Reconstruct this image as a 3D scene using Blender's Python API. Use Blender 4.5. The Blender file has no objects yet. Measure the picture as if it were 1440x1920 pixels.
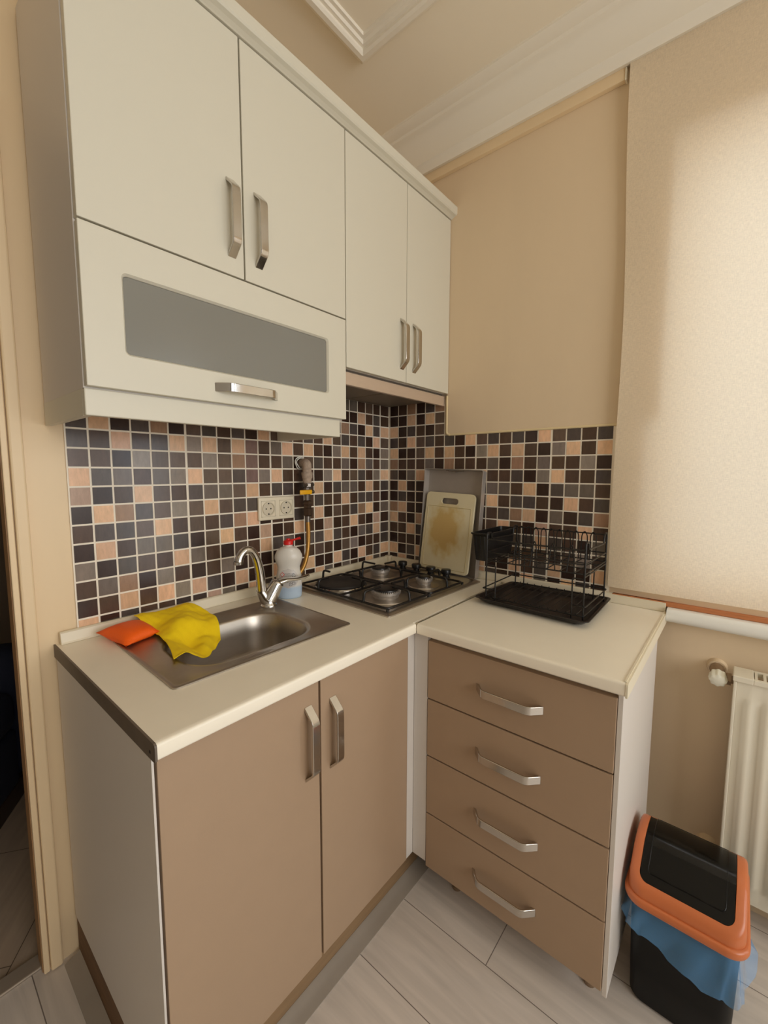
import bpy, bmesh, math, random
from mathutils import Vector, Matrix
C = bpy.context.scene.collection
sc = bpy.context.scene
PI = math.pi
random.seed(7)

# ------------------------------------------------------------------ camera
cam_d = bpy.data.cameras.new('camera')
cam = bpy.data.objects.new('camera', cam_d); C.objects.link(cam)
FW = Vector((0.7613, 0.6413, -0.0952)).normalized()
RT = Vector((0.6446, -0.7645, 0.0022)).normalized()
UP = RT.cross(FW).normalized(); RT = FW.cross(UP)
cam.matrix_world = Matrix(((RT.x, UP.x, -FW.x, -1.5672), (RT.y, UP.y, -FW.y, -1.2935), (RT.z, UP.z, -FW.z, 1.2883), (0, 0, 0, 1)))
cam_d.sensor_fit = 'VERTICAL'; cam_d.sensor_height = 32.0
cam_d.lens = 794.245 / 1920 * 32.0
cam_d.clip_start = 0.02
sc.camera = cam

# ------------------------------------------------------------------ world, light, exposure
w = bpy.data.worlds.new('world'); sc.world = w; w.use_nodes = True
w.node_tree.nodes['Background'].inputs[0].default_value = (0.75, 0.87, 1.0, 1)
w.node_tree.nodes['Background'].inputs[1].default_value = 0.6
def area(name, loc, aim, sx, sy, power, col):
    l = bpy.data.lights.new(name, 'AREA'); l.shape = 'RECTANGLE'; l.size = sx; l.size_y = sy
    l.energy = power; l.color = col
    o = bpy.data.objects.new(name, l); C.objects.link(o); o.location = loc
    o.rotation_euler = (Vector(aim) - Vector(loc)).to_track_quat('-Z', 'Y').to_euler()
    return o
area('daylight_behind_blind', (0.75, -1.75, 1.75), (0, -1.6, 1.5), 2.2, 2.0, 50, (1.0, 0.99, 0.97))
area('daylight_front_window', (-1.3, -3.58, 1.6), (-1.2, 0, 1.1), 1.7, 1.5, 40, (1.0, 0.965, 0.92))
area('daylight_balcony_door', (0.16, -2.95, 1.2), (-1.2, -1.9, 1.0), 0.8, 1.9, 17, (0.74, 0.88, 1.0))
sc.view_settings.view_transform = 'Standard'; sc.view_settings.look = 'None'
sc.view_settings.gamma = 1.0; sc.view_settings.use_curve_mapping = False
sc.view_settings.exposure = 0.0
sc.cycles.max_bounces = 10; sc.cycles.diffuse_bounces = 6; sc.cycles.transmission_bounces = 8
sc.cycles.sample_clamp_indirect = 4.0

# ------------------------------------------------------------------ materials
def lin(c):
    f = lambda v: v / 12.92 if v <= 0.04045 else ((v + 0.055) / 1.055) ** 2.4
    return tuple(f(v / 255.0) for v in c) + (1.0,)
def mat(name, col, rough=0.5, metal=0.0, var=0.0, vscale=20.0, bump=0.0, bscale=200.0, stretch=None, coat=0.0, **kw):
    m = bpy.data.materials.new(name); m.use_nodes = True
    nt = m.node_tree; b = nt.nodes['Principled BSDF']
    c = lin(col)
    b.inputs['Base Color'].default_value = c
    b.inputs['Roughness'].default_value = rough
    b.inputs['Metallic'].default_value = metal
    b.inputs['Coat Weight'].default_value = coat
    for k, v in kw.items(): b.inputs[k.replace('_', ' ')].default_value = v
    tc = nt.nodes.new('ShaderNodeTexCoord')
    src = tc.outputs['Object']
    if stretch:
        mp = nt.nodes.new('ShaderNodeMapping'); mp.inputs['Scale'].default_value = stretch
        nt.links.new(src, mp.inputs[0]); src = mp.outputs[0]
    if var:
        n = nt.nodes.new('ShaderNodeTexNoise'); n.inputs['Scale'].default_value = vscale; n.inputs['Detail'].default_value = 5
        nt.links.new(src, n.inputs['Vector'])
        mx = nt.nodes.new('ShaderNodeMix'); mx.data_type = 'RGBA'
        mx.inputs[6].default_value = tuple(v * (1 - var) for v in c[:3]) + (1,)
        mx.inputs[7].default_value = tuple(min(1, v * (1 + var)) for v in c[:3]) + (1,)
        nt.links.new(n.outputs['Fac'], mx.inputs[0]); nt.links.new(mx.outputs[2], b.inputs['Base Color'])
    if bump:
        n = nt.nodes.new('ShaderNodeTexNoise'); n.inputs['Scale'].default_value = bscale; n.inputs['Detail'].default_value = 3
        nt.links.new(src, n.inputs['Vector'])
        bp = nt.nodes.new('ShaderNodeBump'); bp.inputs['Strength'].default_value = bump; bp.inputs['Distance'].default_value = 0.002
        nt.links.new(n.outputs['Fac'], bp.inputs['Height']); nt.links.new(bp.outputs[0], b.inputs['Normal'])
    return m
M = {}
M['wall'] = mat('wallpaper', (224, 202, 170), 0.85, var=0.05, vscale=6, bump=0.12, bscale=900, stretch=(1, 1, 0.25))
M['cream_paint'] = mat('cream_paint', (232, 208, 170), 0.45, var=0.06, vscale=9, bump=0.06, bscale=60, stretch=(1, 1, 0.2))
M['bead'] = mat('cream_bead', (232, 212, 168), 0.5)
M['far_wall'] = mat('plain_far_wall', (176, 170, 160), 0.9)
M['ceiling'] = mat('ceiling_paint', (238, 228, 208), 0.9, var=0.02, vscale=4)
M['cornice'] = mat('plaster_cornice', (236, 229, 214), 0.7)
M['white_lam'] = mat('white_laminate', (212, 207, 190), 0.38, bump=0.05, bscale=500)
M['white_side'] = mat('white_side_panel', (212, 205, 197), 0.42, bump=0.06, bscale=260)
M['taupe'] = mat('taupe_laminate', (166, 140, 114), 0.42, var=0.03, vscale=14, bump=0.05, bscale=450)
M['worktop'] = mat('worktop_cream', (246, 238, 220), 0.33, var=0.025, vscale=12, bump=0.03, bscale=300)
M['end_dark'] = mat('worn_dark_edge', (104, 92, 80), 0.5, var=0.2, vscale=25)
M['end_cream'] = mat('cream_edge_strip', (226, 216, 192), 0.35)
M['alu'] = mat('aluminium', (176, 172, 164), 0.35, 1.0)
M['chrome'] = mat('chrome', (205, 203, 200), 0.1, 1.0)
M['satin'] = mat('satin_chrome_handle', (200, 195, 188), 0.13, 1.0, bump=0.03, bscale=500)
M['steel'] = mat('brushed_steel', (192, 184, 174), 0.36, 1.0, var=0.08, vscale=40, stretch=(1, 12, 12))
M['steel_sink'] = mat('sink_steel', (186, 178, 168), 0.36, 1.0, var=0.07, vscale=30, stretch=(1, 8, 8))
M['steel_hood'] = mat('hood_steel', (214, 196, 178), 0.34, 0.55, var=0.06, vscale=30, stretch=(1, 1, 14))
M['hood_under'] = mat('hood_filter_grey', (128, 118, 106), 0.5, 0.4)
M['enamel'] = mat('black_enamel', (26, 23, 22), 0.33)
M['castiron'] = mat('cast_iron', (34, 30, 29), 0.6, var=0.2, vscale=60)
M['burner'] = mat('burner_alloy', (196, 190, 184), 0.4, 0.8)
M['black_plastic'] = mat('black_plastic', (22, 21, 21), 0.32)
M['black_wire'] = mat('black_coated_wire', (24, 22, 21), 0.35)
M['tray_black'] = mat('black_drip_tray', (38, 31, 29), 0.3, var=0.25, vscale=18)
M['ivory'] = mat('ivory_plastic', (232, 222, 198), 0.35)
M['socket_in'] = mat('socket_recess', (214, 204, 182), 0.4)
M['dark'] = mat('dark_gap', (30, 25, 22), 0.8)
M['burlap'] = mat('taped_pipe', (176, 156, 138), 0.9, var=0.45, vscale=110, bump=0.9, bscale=120)
M['brass_dark'] = mat('dark_brass', (84, 66, 52), 0.45, 0.7, var=0.3, vscale=50)
M['galv'] = mat('galvanised_fitting', (128, 120, 112), 0.35, 0.9)
M['yellow_handle'] = mat('yellow_lever', (238, 176, 20), 0.4)
M['gold_hose'] = mat('braided_hose', (182, 136, 66), 0.38, 0.6, var=0.3, vscale=300)
M['red'] = mat('red_cap', (214, 30, 28), 0.35)
M['sponge'] = mat('orange_sponge', (252, 100, 8), 0.5, bump=0.5, bscale=300)
M['cloth'] = mat('yellow_cloth', (255, 216, 6), 0.9, var=0.07, vscale=40, bump=0.35, bscale=420)
M['tin'] = mat('aluminium_tray', (176, 168, 160), 0.42, 0.45, var=0.05, vscale=30)
M['tin_in'] = mat('aluminium_tray_edge', (178, 178, 176), 0.38, 0.7)
M['orange_rim'] = mat('orange_plastic', (194, 108, 62), 0.3, var=0.05, vscale=10)
M['bin_black'] = mat('bin_black', (6, 6, 6), 0.12, Specular_IOR_Level=0.3)
M['bin_body'] = mat('bin_body_black', (9, 9, 9), 0.45, Specular_IOR_Level=0.22)
M['rad'] = mat('radiator_enamel', (226, 219, 200), 0.4)
M['knob_white'] = mat('valve_knob_white', (232, 230, 214), 0.4)
M['valve_metal'] = mat('old_valve_metal', (150, 128, 104), 0.45, 0.6, var=0.2, vscale=60)
M['wood_strip'] = mat('orange_wood_strip', (190, 120, 74), 0.5, var=0.2, vscale=20, stretch=(20, 1, 20))
M['white_pvc'] = mat('white_pvc', (235, 234, 226), 0.35)
M['kick'] = mat('wooden_kickboard', (140, 112, 80), 0.55, var=0.25, vscale=10, stretch=(1, 8, 8))
M['cove'] = mat('grey_floor_strip', (156, 146, 134), 0.45, var=0.1, vscale=14)
M['raw_wood'] = mat('raw_wood_strip', (112, 82, 52), 0.7, var=0.35, vscale=14, stretch=(8, 1, 8))
M['navy'] = mat('navy_upholstery', (24, 28, 46), 0.9, bump=0.3, bscale=300)
M['sofa_wood'] = mat('dark_sofa_wood', (58, 42, 32), 0.5)
M['thresh'] = mat('metal_threshold', (168, 154, 138), 0.4, 0.3)
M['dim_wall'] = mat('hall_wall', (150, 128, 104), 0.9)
M['jamb'] = mat('door_jamb_brown', (170, 132, 92), 0.5, var=0.12, vscale=12, stretch=(1, 1, .2))
M['glass'] = mat('window_glass', (255, 255, 255), 0.0, Transmission_Weight=1.0)
M['frost'] = mat('smoked_frosted_glass', (186, 184, 174), 0.2, Transmission_Weight=0.6, IOR=1.4)
M['liner'] = mat('blue_bin_liner', (104, 166, 218), 0.14, Alpha=0.4)

def nodes_of(m): return m.node_tree, m.node_tree.nodes['Principled BSDF']
# tiles: one colour per little tile comes from the mesh, a stone grain on top
def tile_mat():
    m = mat('printed_mosaic_tile', (80, 60, 50), 0.22); nt, b = nodes_of(m)
    at = nt.nodes.new('ShaderNodeAttribute'); at.attribute_name = 'tile'
    tc = nt.nodes.new('ShaderNodeTexCoord')
    mp = nt.nodes.new('ShaderNodeMapping'); mp.inputs['Scale'].default_value = (1.6, 1.6, 0.5); mp.inputs['Rotation'].default_value = (0.3, 0.3, 0)
    n = nt.nodes.new('ShaderNodeTexNoise'); n.inputs['Scale'].default_value = 55; n.inputs['Detail'].default_value = 8; n.inputs['Roughness'].default_value = 0.7
    nt.links.new(tc.outputs['Object'], mp.inputs[0]); nt.links.new(mp.outputs[0], n.inputs['Vector'])
    rm = nt.nodes.new('ShaderNodeMapRange'); rm.inputs[1].default_value = 0.3; rm.inputs[2].default_value = 0.75; rm.inputs[3].default_value = 0.82; rm.inputs[4].default_value = 1.18
    nt.links.new(n.outputs['Fac'], rm.inputs[0])
    mu = nt.nodes.new('ShaderNodeVectorMath'); mu.operation = 'SCALE'
    nt.links.new(at.outputs['Color'], mu.inputs[0]); nt.links.new(rm.outputs[0], mu.inputs['Scale'])
    nt.links.new(mu.outputs[0], b.inputs['Base Color'])
    return m
M['tile'] = tile_mat()
M['grout'] = mat('grout', (246, 236, 218), 0.7, var=0.05, vscale=30)
def plank_mat(name, cols, gap, wdt, lgt, ox, oy, rough=0.4, rot=0.0):
    m = mat(name, cols[0], rough); nt, b = nodes_of(m)
    tc = nt.nodes.new('ShaderNodeTexCoord')
    mp = nt.nodes.new('ShaderNodeMapping'); mp.inputs['Location'].default_value = (ox, oy, 0); mp.inputs['Rotation'].default_value = (0, 0, PI / 2 + rot)
    nt.links.new(tc.outputs['Object'], mp.inputs[0])
    br = nt.nodes.new('ShaderNodeTexBrick'); br.inputs['Scale'].default_value = 1.0
    br.inputs['Brick Width'].default_value = lgt; br.inputs['Row Height'].default_value = wdt
    br.inputs['Mortar Size'].default_value = 0.0012; br.inputs['Mortar Smooth'].default_value = 0.1
    br.inputs['Color1'].default_value = lin(cols[0]); br.inputs['Color2'].default_value = lin(cols[1]); br.inputs['Mortar'].default_value = lin(gap)
    br.offset = 0.43
    nt.links.new(mp.outputs[0], br.inputs['Vector'])
    ms = nt.nodes.new('ShaderNodeMapping'); ms.inputs['Scale'].default_value = (1.2, 14, 1)
    nt.links.new(mp.outputs[0], ms.inputs[0])
    n = nt.nodes.new('ShaderNodeTexNoise'); n.inputs['Scale'].default_value = 3.0; n.inputs['Detail'].default_value = 7; n.inputs['Distortion'].default_value = 0.6
    nt.links.new(ms.outputs[0], n.inputs['Vector'])
    rm = nt.nodes.new('ShaderNodeMapRange'); rm.inputs[1].default_value = 0.3; rm.inputs[2].default_value = 0.7; rm.inputs[3].default_value = 0.88; rm.inputs[4].default_value = 1.09
    nt.links.new(n.outputs['Fac'], rm.inputs[0])
    mu = nt.nodes.new('ShaderNodeVectorMath'); mu.operation = 'SCALE'
    nt.links.new(br.outputs['Color'], mu.inputs[0]); nt.links.new(rm.outputs[0], mu.inputs['Scale'])
    nt.links.new(mu.outputs[0], b.inputs['Base Color'])
    return m
M['floor'] = plank_mat('grey_oak_laminate', [(212, 202, 192), (204, 194, 184)], (120, 110, 102), 0.193, 1.25, -0.27, 0.0)
M['hall_floor'] = plank_mat('hall_floor_tiles', [(176, 156, 136), (168, 150, 130)], (84, 70, 58), 0.40, 0.40, 0.2, 0.1, rot=0.6)
def blind_mat():
    m = bpy.data.materials.new('translucent_blind_fabric'); m.use_nodes = True
    nt = m.node_tree; nt.nodes.clear()
    out = nt.nodes.new('ShaderNodeOutputMaterial'); mix = nt.nodes.new('ShaderNodeMixShader')
    d = nt.nodes.new('ShaderNodeBsdfDiffuse'); t = nt.nodes.new('ShaderNodeBsdfTranslucent')
    tc = nt.nodes.new('ShaderNodeTexCoord')
    cols = []
    for base in ((0, 1, 30, 4), (0, 1, 4, 30)):
        mp = nt.nodes.new('ShaderNodeMapping'); mp.inputs['Scale'].default_value = (1, base[2], base[3])
        n = nt.nodes.new('ShaderNodeTexNoise'); n.inputs['Scale'].default_value = 22; n.inputs['Detail'].default_value = 4
        nt.links.new(tc.outputs['Object'], mp.inputs[0]); nt.links.new(mp.outputs[0], n.inputs['Vector']); cols.append(n)
    ad = nt.nodes.new('ShaderNodeMath'); ad.operation = 'ADD'
    nt.links.new(cols[0].outputs['Fac'], ad.inputs[0]); nt.links.new(cols[1].outputs['Fac'], ad.inputs[1])
    rm = nt.nodes.new('ShaderNodeMapRange'); rm.inputs[1].default_value = 0.75; rm.inputs[2].default_value = 1.25; rm.inputs[3].default_value = 0.9; rm.inputs[4].default_value = 1.06
    nt.links.new(ad.outputs[0], rm.inputs[0])
    for sh, c in ((d, (246, 230, 204)), (t, (244, 238, 222))):
        mu = nt.nodes.new('ShaderNodeVectorMath'); mu.operation = 'SCALE'; mu.inputs[0].default_value = lin(c)[:3]
        nt.links.new(rm.outputs[0], mu.inputs['Scale']); nt.links.new(mu.outputs[0], sh.inputs['Color'])
    mix.inputs[0].default_value = 0.33
    nt.links.new(d.outputs[0], mix.inputs[1]); nt.links.new(t.outputs[0], mix.inputs[2]); nt.links.new(mix.outputs[0], out.inputs['Surface'])
    return m
M['blind'] = blind_mat()
def board_mat():
    m = mat('stained_cutting_board', (226, 208, 160), 0.5, bump=0.15, bscale=350); nt, b = nodes_of(m)
    tc = nt.nodes.new('ShaderNodeTexCoord')
    n = nt.nodes.new('ShaderNodeTexNoise'); n.inputs['Scale'].default_value = 16; n.inputs['Detail'].default_value = 5
    nt.links.new(tc.outputs['UV'], n.inputs['Vector'])
    n.inputs['Scale'].default_value = 7
    sub = nt.nodes.new('ShaderNodeVectorMath'); sub.operation = 'DISTANCE'; sub.inputs[1].default_value = (0.45, 0.52, 0)
    nt.links.new(tc.outputs['UV'], sub.inputs[0])
    a = nt.nodes.new('ShaderNodeMath'); a.operation = 'MULTIPLY_ADD'; a.inputs[1].default_value = -0.42
    nt.links.new(n.outputs['Fac'], a.inputs[0]); nt.links.new(sub.outputs['Value'], a.inputs[2])
    rp = nt.nodes.new('ShaderNodeValToRGB'); e = rp.color_ramp.elements
    e[0].position = 0.0; e[0].color = lin((208, 176, 112)); e[1].position = 0.20; e[1].color = lin((226, 214, 178))
    el = e.new(0.07); el.color = lin((216, 194, 140))
    nt.links.new(a.outputs[0], rp.inputs[0]); nt.links.new(rp.outputs[0], b.inputs['Base Color'])
    return m
M['board'] = board_mat()
def bottle_mat():
    m = mat('bottle_plastic', (225, 215, 200), 0.3); nt, b = nodes_of(m)
    tc = nt.nodes.new('ShaderNodeTexCoord'); sp = nt.nodes.new('ShaderNodeSeparateXYZ')
    nt.links.new(tc.outputs['Object'], sp.inputs[0])
    rp = nt.nodes.new('ShaderNodeValToRGB'); e = rp.color_ramp.elements
    e[0].position = 0.038; e[0].color = lin((178, 196, 214)); e[1].position = 0.046; e[1].color = lin((218, 213, 204))
    nt.links.new(sp.outputs[2], rp.inputs[0]); nt.links.new(rp.outputs[0], b.inputs['Base Color'])
    b.inputs['Subsurface Weight'].default_value = 0.15; b.inputs['Subsurface Radius'].default_value = (.01, .01, .01)
    return m
M['bottle'] = bottle_mat()
M['label_clear'] = mat('label_film', (196, 190, 184), 0.3)
M['label_ink'] = mat('label_ink', (96, 92, 92), 0.4)
M['label_red'] = mat('label_red', (206, 60, 52), 0.4)
M['label_white'] = mat('label_white', (236, 232, 226), 0.4)

# ------------------------------------------------------------------ mesh helpers
def nb(): return bmesh.new()
def box(bm, x0, x1, y0, y1, z0, z1, bev=0.0, seg=2, mx=None):
    x0, x1 = sorted((x0, x1)); y0, y1 = sorted((y0, y1)); z0, z1 = sorted((z0, z1))
    vs = [bm.verts.new((x, y, z)) for x in (x0, x1) for y in (y0, y1) for z in (z0, z1)]
    fs = [bm.faces.new([vs[i] for i in q]) for q in ((0, 1, 3, 2), (4, 6, 7, 5), (0, 4, 5, 1), (2, 3, 7, 6), (0, 2, 6, 4), (1, 5, 7, 3))]
    if bev:
        es = list({e for f in fs for e in f.edges})
        r = bmesh.ops.bevel(bm, geom=es, offset=bev, segments=seg, profile=0.5, affect='EDGES')
        vs = list({v for f in r['faces'] for v in f.verts} | {v for v in vs if v.is_valid})
    if mx is not None:
        for v in vs: v.co = mx @ v.co
    return vs
def frame_of(d):
    d = d.normalized(); a = Vector((0, 0, 1)) if abs(d.z) < 0.9 else Vector((1, 0, 0))
    u = d.cross(a).normalized(); return u, d.cross(u).normalized()
def tube(bm, pts, r, n=8, closed=False, caps=True):
    pts = [Vector(p) for p in pts]; N = len(pts)
    rs = r if isinstance(r, (list, tuple)) else [r] * N
    rings = []; u = None
    for i, p in enumerate(pts):
        if closed: d = pts[(i + 1) % N] - pts[i - 1]
        elif i == 0: d = pts[1] - p
        elif i == N - 1: d = p - pts[i - 1]
        else: d = (pts[i + 1] - p).normalized() + (p - pts[i - 1]).normalized()
        d.normalize()
        if u is None: u, v = frame_of(d)
        else:
            u = (u - d * u.dot(d))
            if u.length < 1e-6: u, v = frame_of(d)
            u.normalize(); v = d.cross(u)
        rings.append([bm.verts.new(p + (u * math.cos(2 * PI * k / n) + v * math.sin(2 * PI * k / n)) * rs[i]) for k in range(n)])
    for i in range(N if closed else N - 1):
        a, b = rings[i], rings[(i + 1) % N]
        for k in range(n): bm.faces.new((a[k], a[(k + 1) % n], b[(k + 1) % n], b[k]))
    if caps and not closed:
        bm.faces.new(rings[0][::-1]); bm.faces.new(rings[-1])
def arc(c, r, a0, a1, n, ax='xz', off=0):
    out = []
    for i in range(n + 1):
        t = a0 + (a1 - a0) * i / n
        p = [0, 0, 0]; k = {'x': 0, 'y': 1, 'z': 2}
        p[k[ax[0]]] = r * math.cos(t); p[k[ax[1]]] = r * math.sin(t)
        out.append(Vector(c) + Vector(p))
    return out
def fillet(pts, r, n=4):
    P = [Vector(p) for p in pts]; out = [P[0]]
    for i in range(1, len(P) - 1):
        a, b, c = P[i - 1], P[i], P[i + 1]
        d1 = (a - b); d2 = (c - b); q = min(r, d1.length * .48, d2.length * .48)
        s, e = b + d1.normalized() * q, b + d2.normalized() * q
        for k in range(n + 1):
            t = k / n; out.append(s * (1 - t) ** 2 + b * 2 * t * (1 - t) + e * t * t)
    out.append(P[-1]); return out
def lathe(bm, prof, c, n=32, ax=(0, 0, 1), sx=1.0, sy=1.0, cap=True):
    ax = Vector(ax).normalized(); c = Vector(c)
    if abs(ax.z) > 0.99: u, v = Vector((1, 0, 0)), Vector((0, 1, 0)) * (1 if ax.z > 0 else -1)
    else: u, v = frame_of(ax); u, v = u, ax.cross(u)
    rings = [[bm.verts.new(c + ax * h + u * (r * sx * math.cos(2 * PI * k / n)) + v * (r * sy * math.sin(2 * PI * k / n))) for k in range(n)] for r, h in prof]
    for a, b in zip(rings, rings[1:]):
        for k in range(n): bm.faces.new((a[k], a[(k + 1) % n], b[(k + 1) % n], b[k]))
    if cap:
        bm.faces.new(rings[0][::-1]); bm.faces.new(rings[-1])
def rrect(cx, cy, hx, hy, r, seg=8):
    pts = []
    for (sx, sy, a0) in ((1, 1, 0), (-1, 1, PI / 2), (-1, -1, PI), (1, -1, 1.5 * PI)):
        for k in range(seg + 1):
            t = a0 + PI / 2 * k / seg
            pts.append((cx + sx * (hx - r) + r * math.cos(t), cy + sy * (hy - r) + r * math.sin(t)))
    return pts
def loops(bm, rings, cap0=False, cap1=True):
    R = [[bm.verts.new(p) for p in ring] for ring in rings]; n = len(R[0])
    for a, b in zip(R, R[1:]):
        for k in range(n): bm.faces.new((a[k], a[(k + 1) % n], b[(k + 1) % n], b[k]))
    if cap0: bm.faces.new(R[0][::-1])
    if cap1: bm.faces.new(R[-1])
    return R
def prism(bm, poly, axis, a, b):
    # poly in the two other axes, extruded along axis from a to b
    def pt(p, t):
        if axis == 'x': return (t, p[0], p[1])
        if axis == 'y': return (p[0], t, p[1])
        return (p[0], p[1], t)
    A = [bm.verts.new(pt(p, a)) for p in poly]; B = [bm.verts.new(pt(p, b)) for p in poly]; n = len(poly)
    for k in range(n): bm.faces.new((A[k], A[(k + 1) % n], B[(k + 1) % n], B[k]))
    bm.faces.new(A[::-1]); bm.faces.new(B)
ORG = {}
def obj(name, bm, m, parent=None, smooth=False, bev=0.0, seg=2, autos=40):
    """link the bmesh (world coordinates) as one object, parented with its origin on the thing's base"""
    bmesh.ops.recalc_face_normals(bm, faces=bm.faces[:])
    if parent is not None: org = ORG[parent.name]
    else:
        xs = [v.co for v in bm.verts]
        org = Vector(((min(v.x for v in xs) + max(v.x for v in xs)) / 2, (min(v.y for v in xs) + max(v.y for v in xs)) / 2, min(v.z for v in xs)))
    for v in bm.verts: v.co -= org
    me = bpy.data.meshes.new(name); bm.to_mesh(me); bm.free()
    ms = m if isinstance(m, (list, tuple)) else [m]
    for q in ms: me.materials.append(q)
    o = bpy.data.objects.new(name, me); C.objects.link(o)
    if parent is not None: o.parent = parent
    else: o.location = org
    ORG[o.name] = org
    if bev:
        md = o.modifiers.new('bevel', 'BEVEL'); md.width = bev; md.segments = seg; md.limit_method = 'ANGLE'; md.angle_limit = math.radians(50)
    if smooth:
        for p in me.polygons: p.use_smooth = True
        me.set_sharp_from_angle(angle=math.radians(autos))
    return o
def thing(name, label, cat, loc, group=None):
    o = bpy.data.objects.new(name, None); C.objects.link(o); o.location = loc; o.empty_display_size = 0.05
    ORG[o.name] = Vector(loc)
    return tag(o, label, cat, group)
def tag(o, label, cat, group=None):
    o['label'] = label; o['category'] = cat
    if group: o['group'] = group
    return o
def struct(name, bm, m, label=None, smooth=False, bev=0.0):
    o = obj(name, bm, m, None, smooth, bev); o['kind'] = 'structure'
    if label: o['label'] = label
    return o

# ================================================================== SETTING
CT = 0.854            # worktop height
CEIL = 2.645
bm = nb(); box(bm, -3.2, 0.0, -3.7, 0.02, -0.06, 0.0)
struct('floor', bm, M['floor'], 'grey oak laminate floor in long planks')
bm = nb(); box(bm, -3.3, 0.3, -3.8, 0.12, CEIL, CEIL + 0.1)
struct('ceiling', bm, M['ceiling'], 'plain off-white plaster ceiling')
# wall behind the sink with the doorway at its left end
bm = nb()
prism(bm, [(-3.2, 0), (-2.25, 0), (-2.25, 2.06), (-1.385, 2.06), (-1.385, 0), (0.3, 0), (0.3, CEIL), (-3.2, CEIL)], 'y', 0.0, 0.045)
struct('wall_back', bm, M['cream_paint'], 'cream painted wall behind the sink run')
# wall with the window: holes for the window and the balcony door
WY0, WY1, WZ0, WZ1 = -2.02, -1.075, 0.93, 2.24
bm = nb()
ys, zs_ = [-3.8, -3.4, -2.5, WY0, WY1, 0.0], [0.0, WZ0, 2.15, WZ1, CEIL]
solid = lambda i, j: 0 <= i < 5 and 0 <= j < 4 and not (i == 1 and j < 2) and not (i == 3 and 1 <= j <= 2)
VV = {}
def wv(x, i, j):
    k = (x, i, j)
    if k not in VV: VV[k] = bm.verts.new((x, ys[i], zs_[j]))
    return VV[k]
for i in range(5):
    for j in range(4):
        if not solid(i, j): continue
        for x in (0.0, 0.22): bm.faces.new((wv(x, i, j), wv(x, i + 1, j), wv(x, i + 1, j + 1), wv(x, i, j + 1)))
        for (di, dj, a, b) in ((-1, 0, (i, j), (i, j + 1)), (1, 0, (i + 1, j), (i + 1, j + 1)), (0, -1, (i, j), (i + 1, j)), (0, 1, (i, j + 1), (i + 1, j + 1))):
            if not solid(i + di, j + dj): bm.faces.new((wv(0.0, *a), wv(0.22, *a), wv(0.22, *b), wv(0.0, *b)))
struct('wall_right', bm, M['wall'], 'beige papered wall with the blind-covered window')
bm = nb(); box(bm, -3.3, -3.2, -3.8, 0.12, 0, CEIL)
struct('wall_left', bm, M['far_wall'])
bm = nb(); box(bm, -3.2, -2.5, -3.8, -3.7, 0, CEIL); box(bm, -0.5, 0.0, -3.8, -3.7, 0, CEIL); box(bm, -2.5, -0.5, -3.8, -3.7, 0, 0.75); box(bm, -2.5, -0.5, -3.8, -3.7, 2.4, CEIL)
struct('wall_front', bm, M['far_wall'])
# next room, seen through the doorway
bm = nb(); box(bm, -3.2, 0.3, 0.02, 2.6, -0.06, -0.002)
struct('floor_hall', bm, M['hall_floor'], 'floor of the dark room beyond the doorway')
bm = nb(); box(bm, -3.2, 0.3, 2.6, 2.7, 0, 2.5)
struct('wall_hall', bm, M['dim_wall'])
bm = nb(); box(bm, -3.3, -3.2, 0.12, 2.7, 0, 2.5)
struct('wall_hall_left', bm, M['dim_wall'])
bm = nb(); box(bm, 0.3, 0.4, 0.12, 2.7, 0, 2.5)
struct('wall_hall_right', bm, M['dim_wall'])
bm = nb(); box(bm, -3.3, 0.4, 0.12, 2.7, 2.5, 2.6)
struct('ceiling_hall', bm, M['dim_wall'])

# wallpaper panel standing a little proud of the tiles, with a cream bead along its lower and left edges
bm = nb(); prism(bm, [(-1.1, 1.447), (-0.322, 1.447), (-0.322, 2.31), (-0.001, 2.31), (-0.001, CEIL - .02), (-1.1, CEIL - .02)], 'x', -0.006, 0.0)
struct('trim_1', bm, M['wall'], 'beige wallpaper above the tiles')
bm = nb()
tube(bm, [(-0.004, -0.324, 1.605), (-0.004, -0.324, 1.452), (-0.004, -0.33, 1.445), (-0.004, -0.34, 1.443)], [0.0055] * 4, 8)
tube(bm, [(-0.004, -0.338, 1.443), (-0.004, -0.972, 1.443)], 0.0045, 8)
struct('trim_2', bm, M['bead'], 'cream bead along the edge of the wallpaper', smooth=True)

# plaster cornice on the window wall and raised frame on the ceiling
bm = nb()
prof = [(0.0, 2.520), (-0.030, 2.505), (-0.042, 2.503), (-0.046, 2.512), (-0.050, 2.530)]
for i in range(9):
    t = i / 8 * PI / 2; prof.append((-0.056 - 0.052 * (1 - math.cos(t)) , 2.535 + 0.083 * math.sin(t)))
prof += [(-0.114, 2.620), (-0.118, 2.628), (-0.138, 2.630), (-0.148, 2.634), (-0.156, 2.638), (-0.157, CEIL + .001), (0.0, CEIL + .001)]
prism(bm, prof, 'y', -3.7, 0.0)
struct('trim_3', bm, M['cornice'], 'white plaster cornice above the window wall', smooth=True)
bm = nb()
fp = [(0.0, 0.0), (0.0, 0.012), (0.010, 0.024), (0.020, 0.030), (0.034, 0.030), (0.040, 0.024), (0.040, 0.016), (0.050, 0.016), (0.054, 0.008), (0.064, 0.008), (0.066, 0.0)]
X0, X1, Y0, Y1 = -2.7, -0.437, -3.2, -0.243
corner = lambda i, d: [(X0 + d, Y0 + d), (X1 - d, Y0 + d), (X1 - d, Y1 - d), (X0 + d, Y1 - d)][i]
R = [[bm.verts.new((*corner(i, d), CEIL - h)) for d, h in fp] for i in range(4)]
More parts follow.
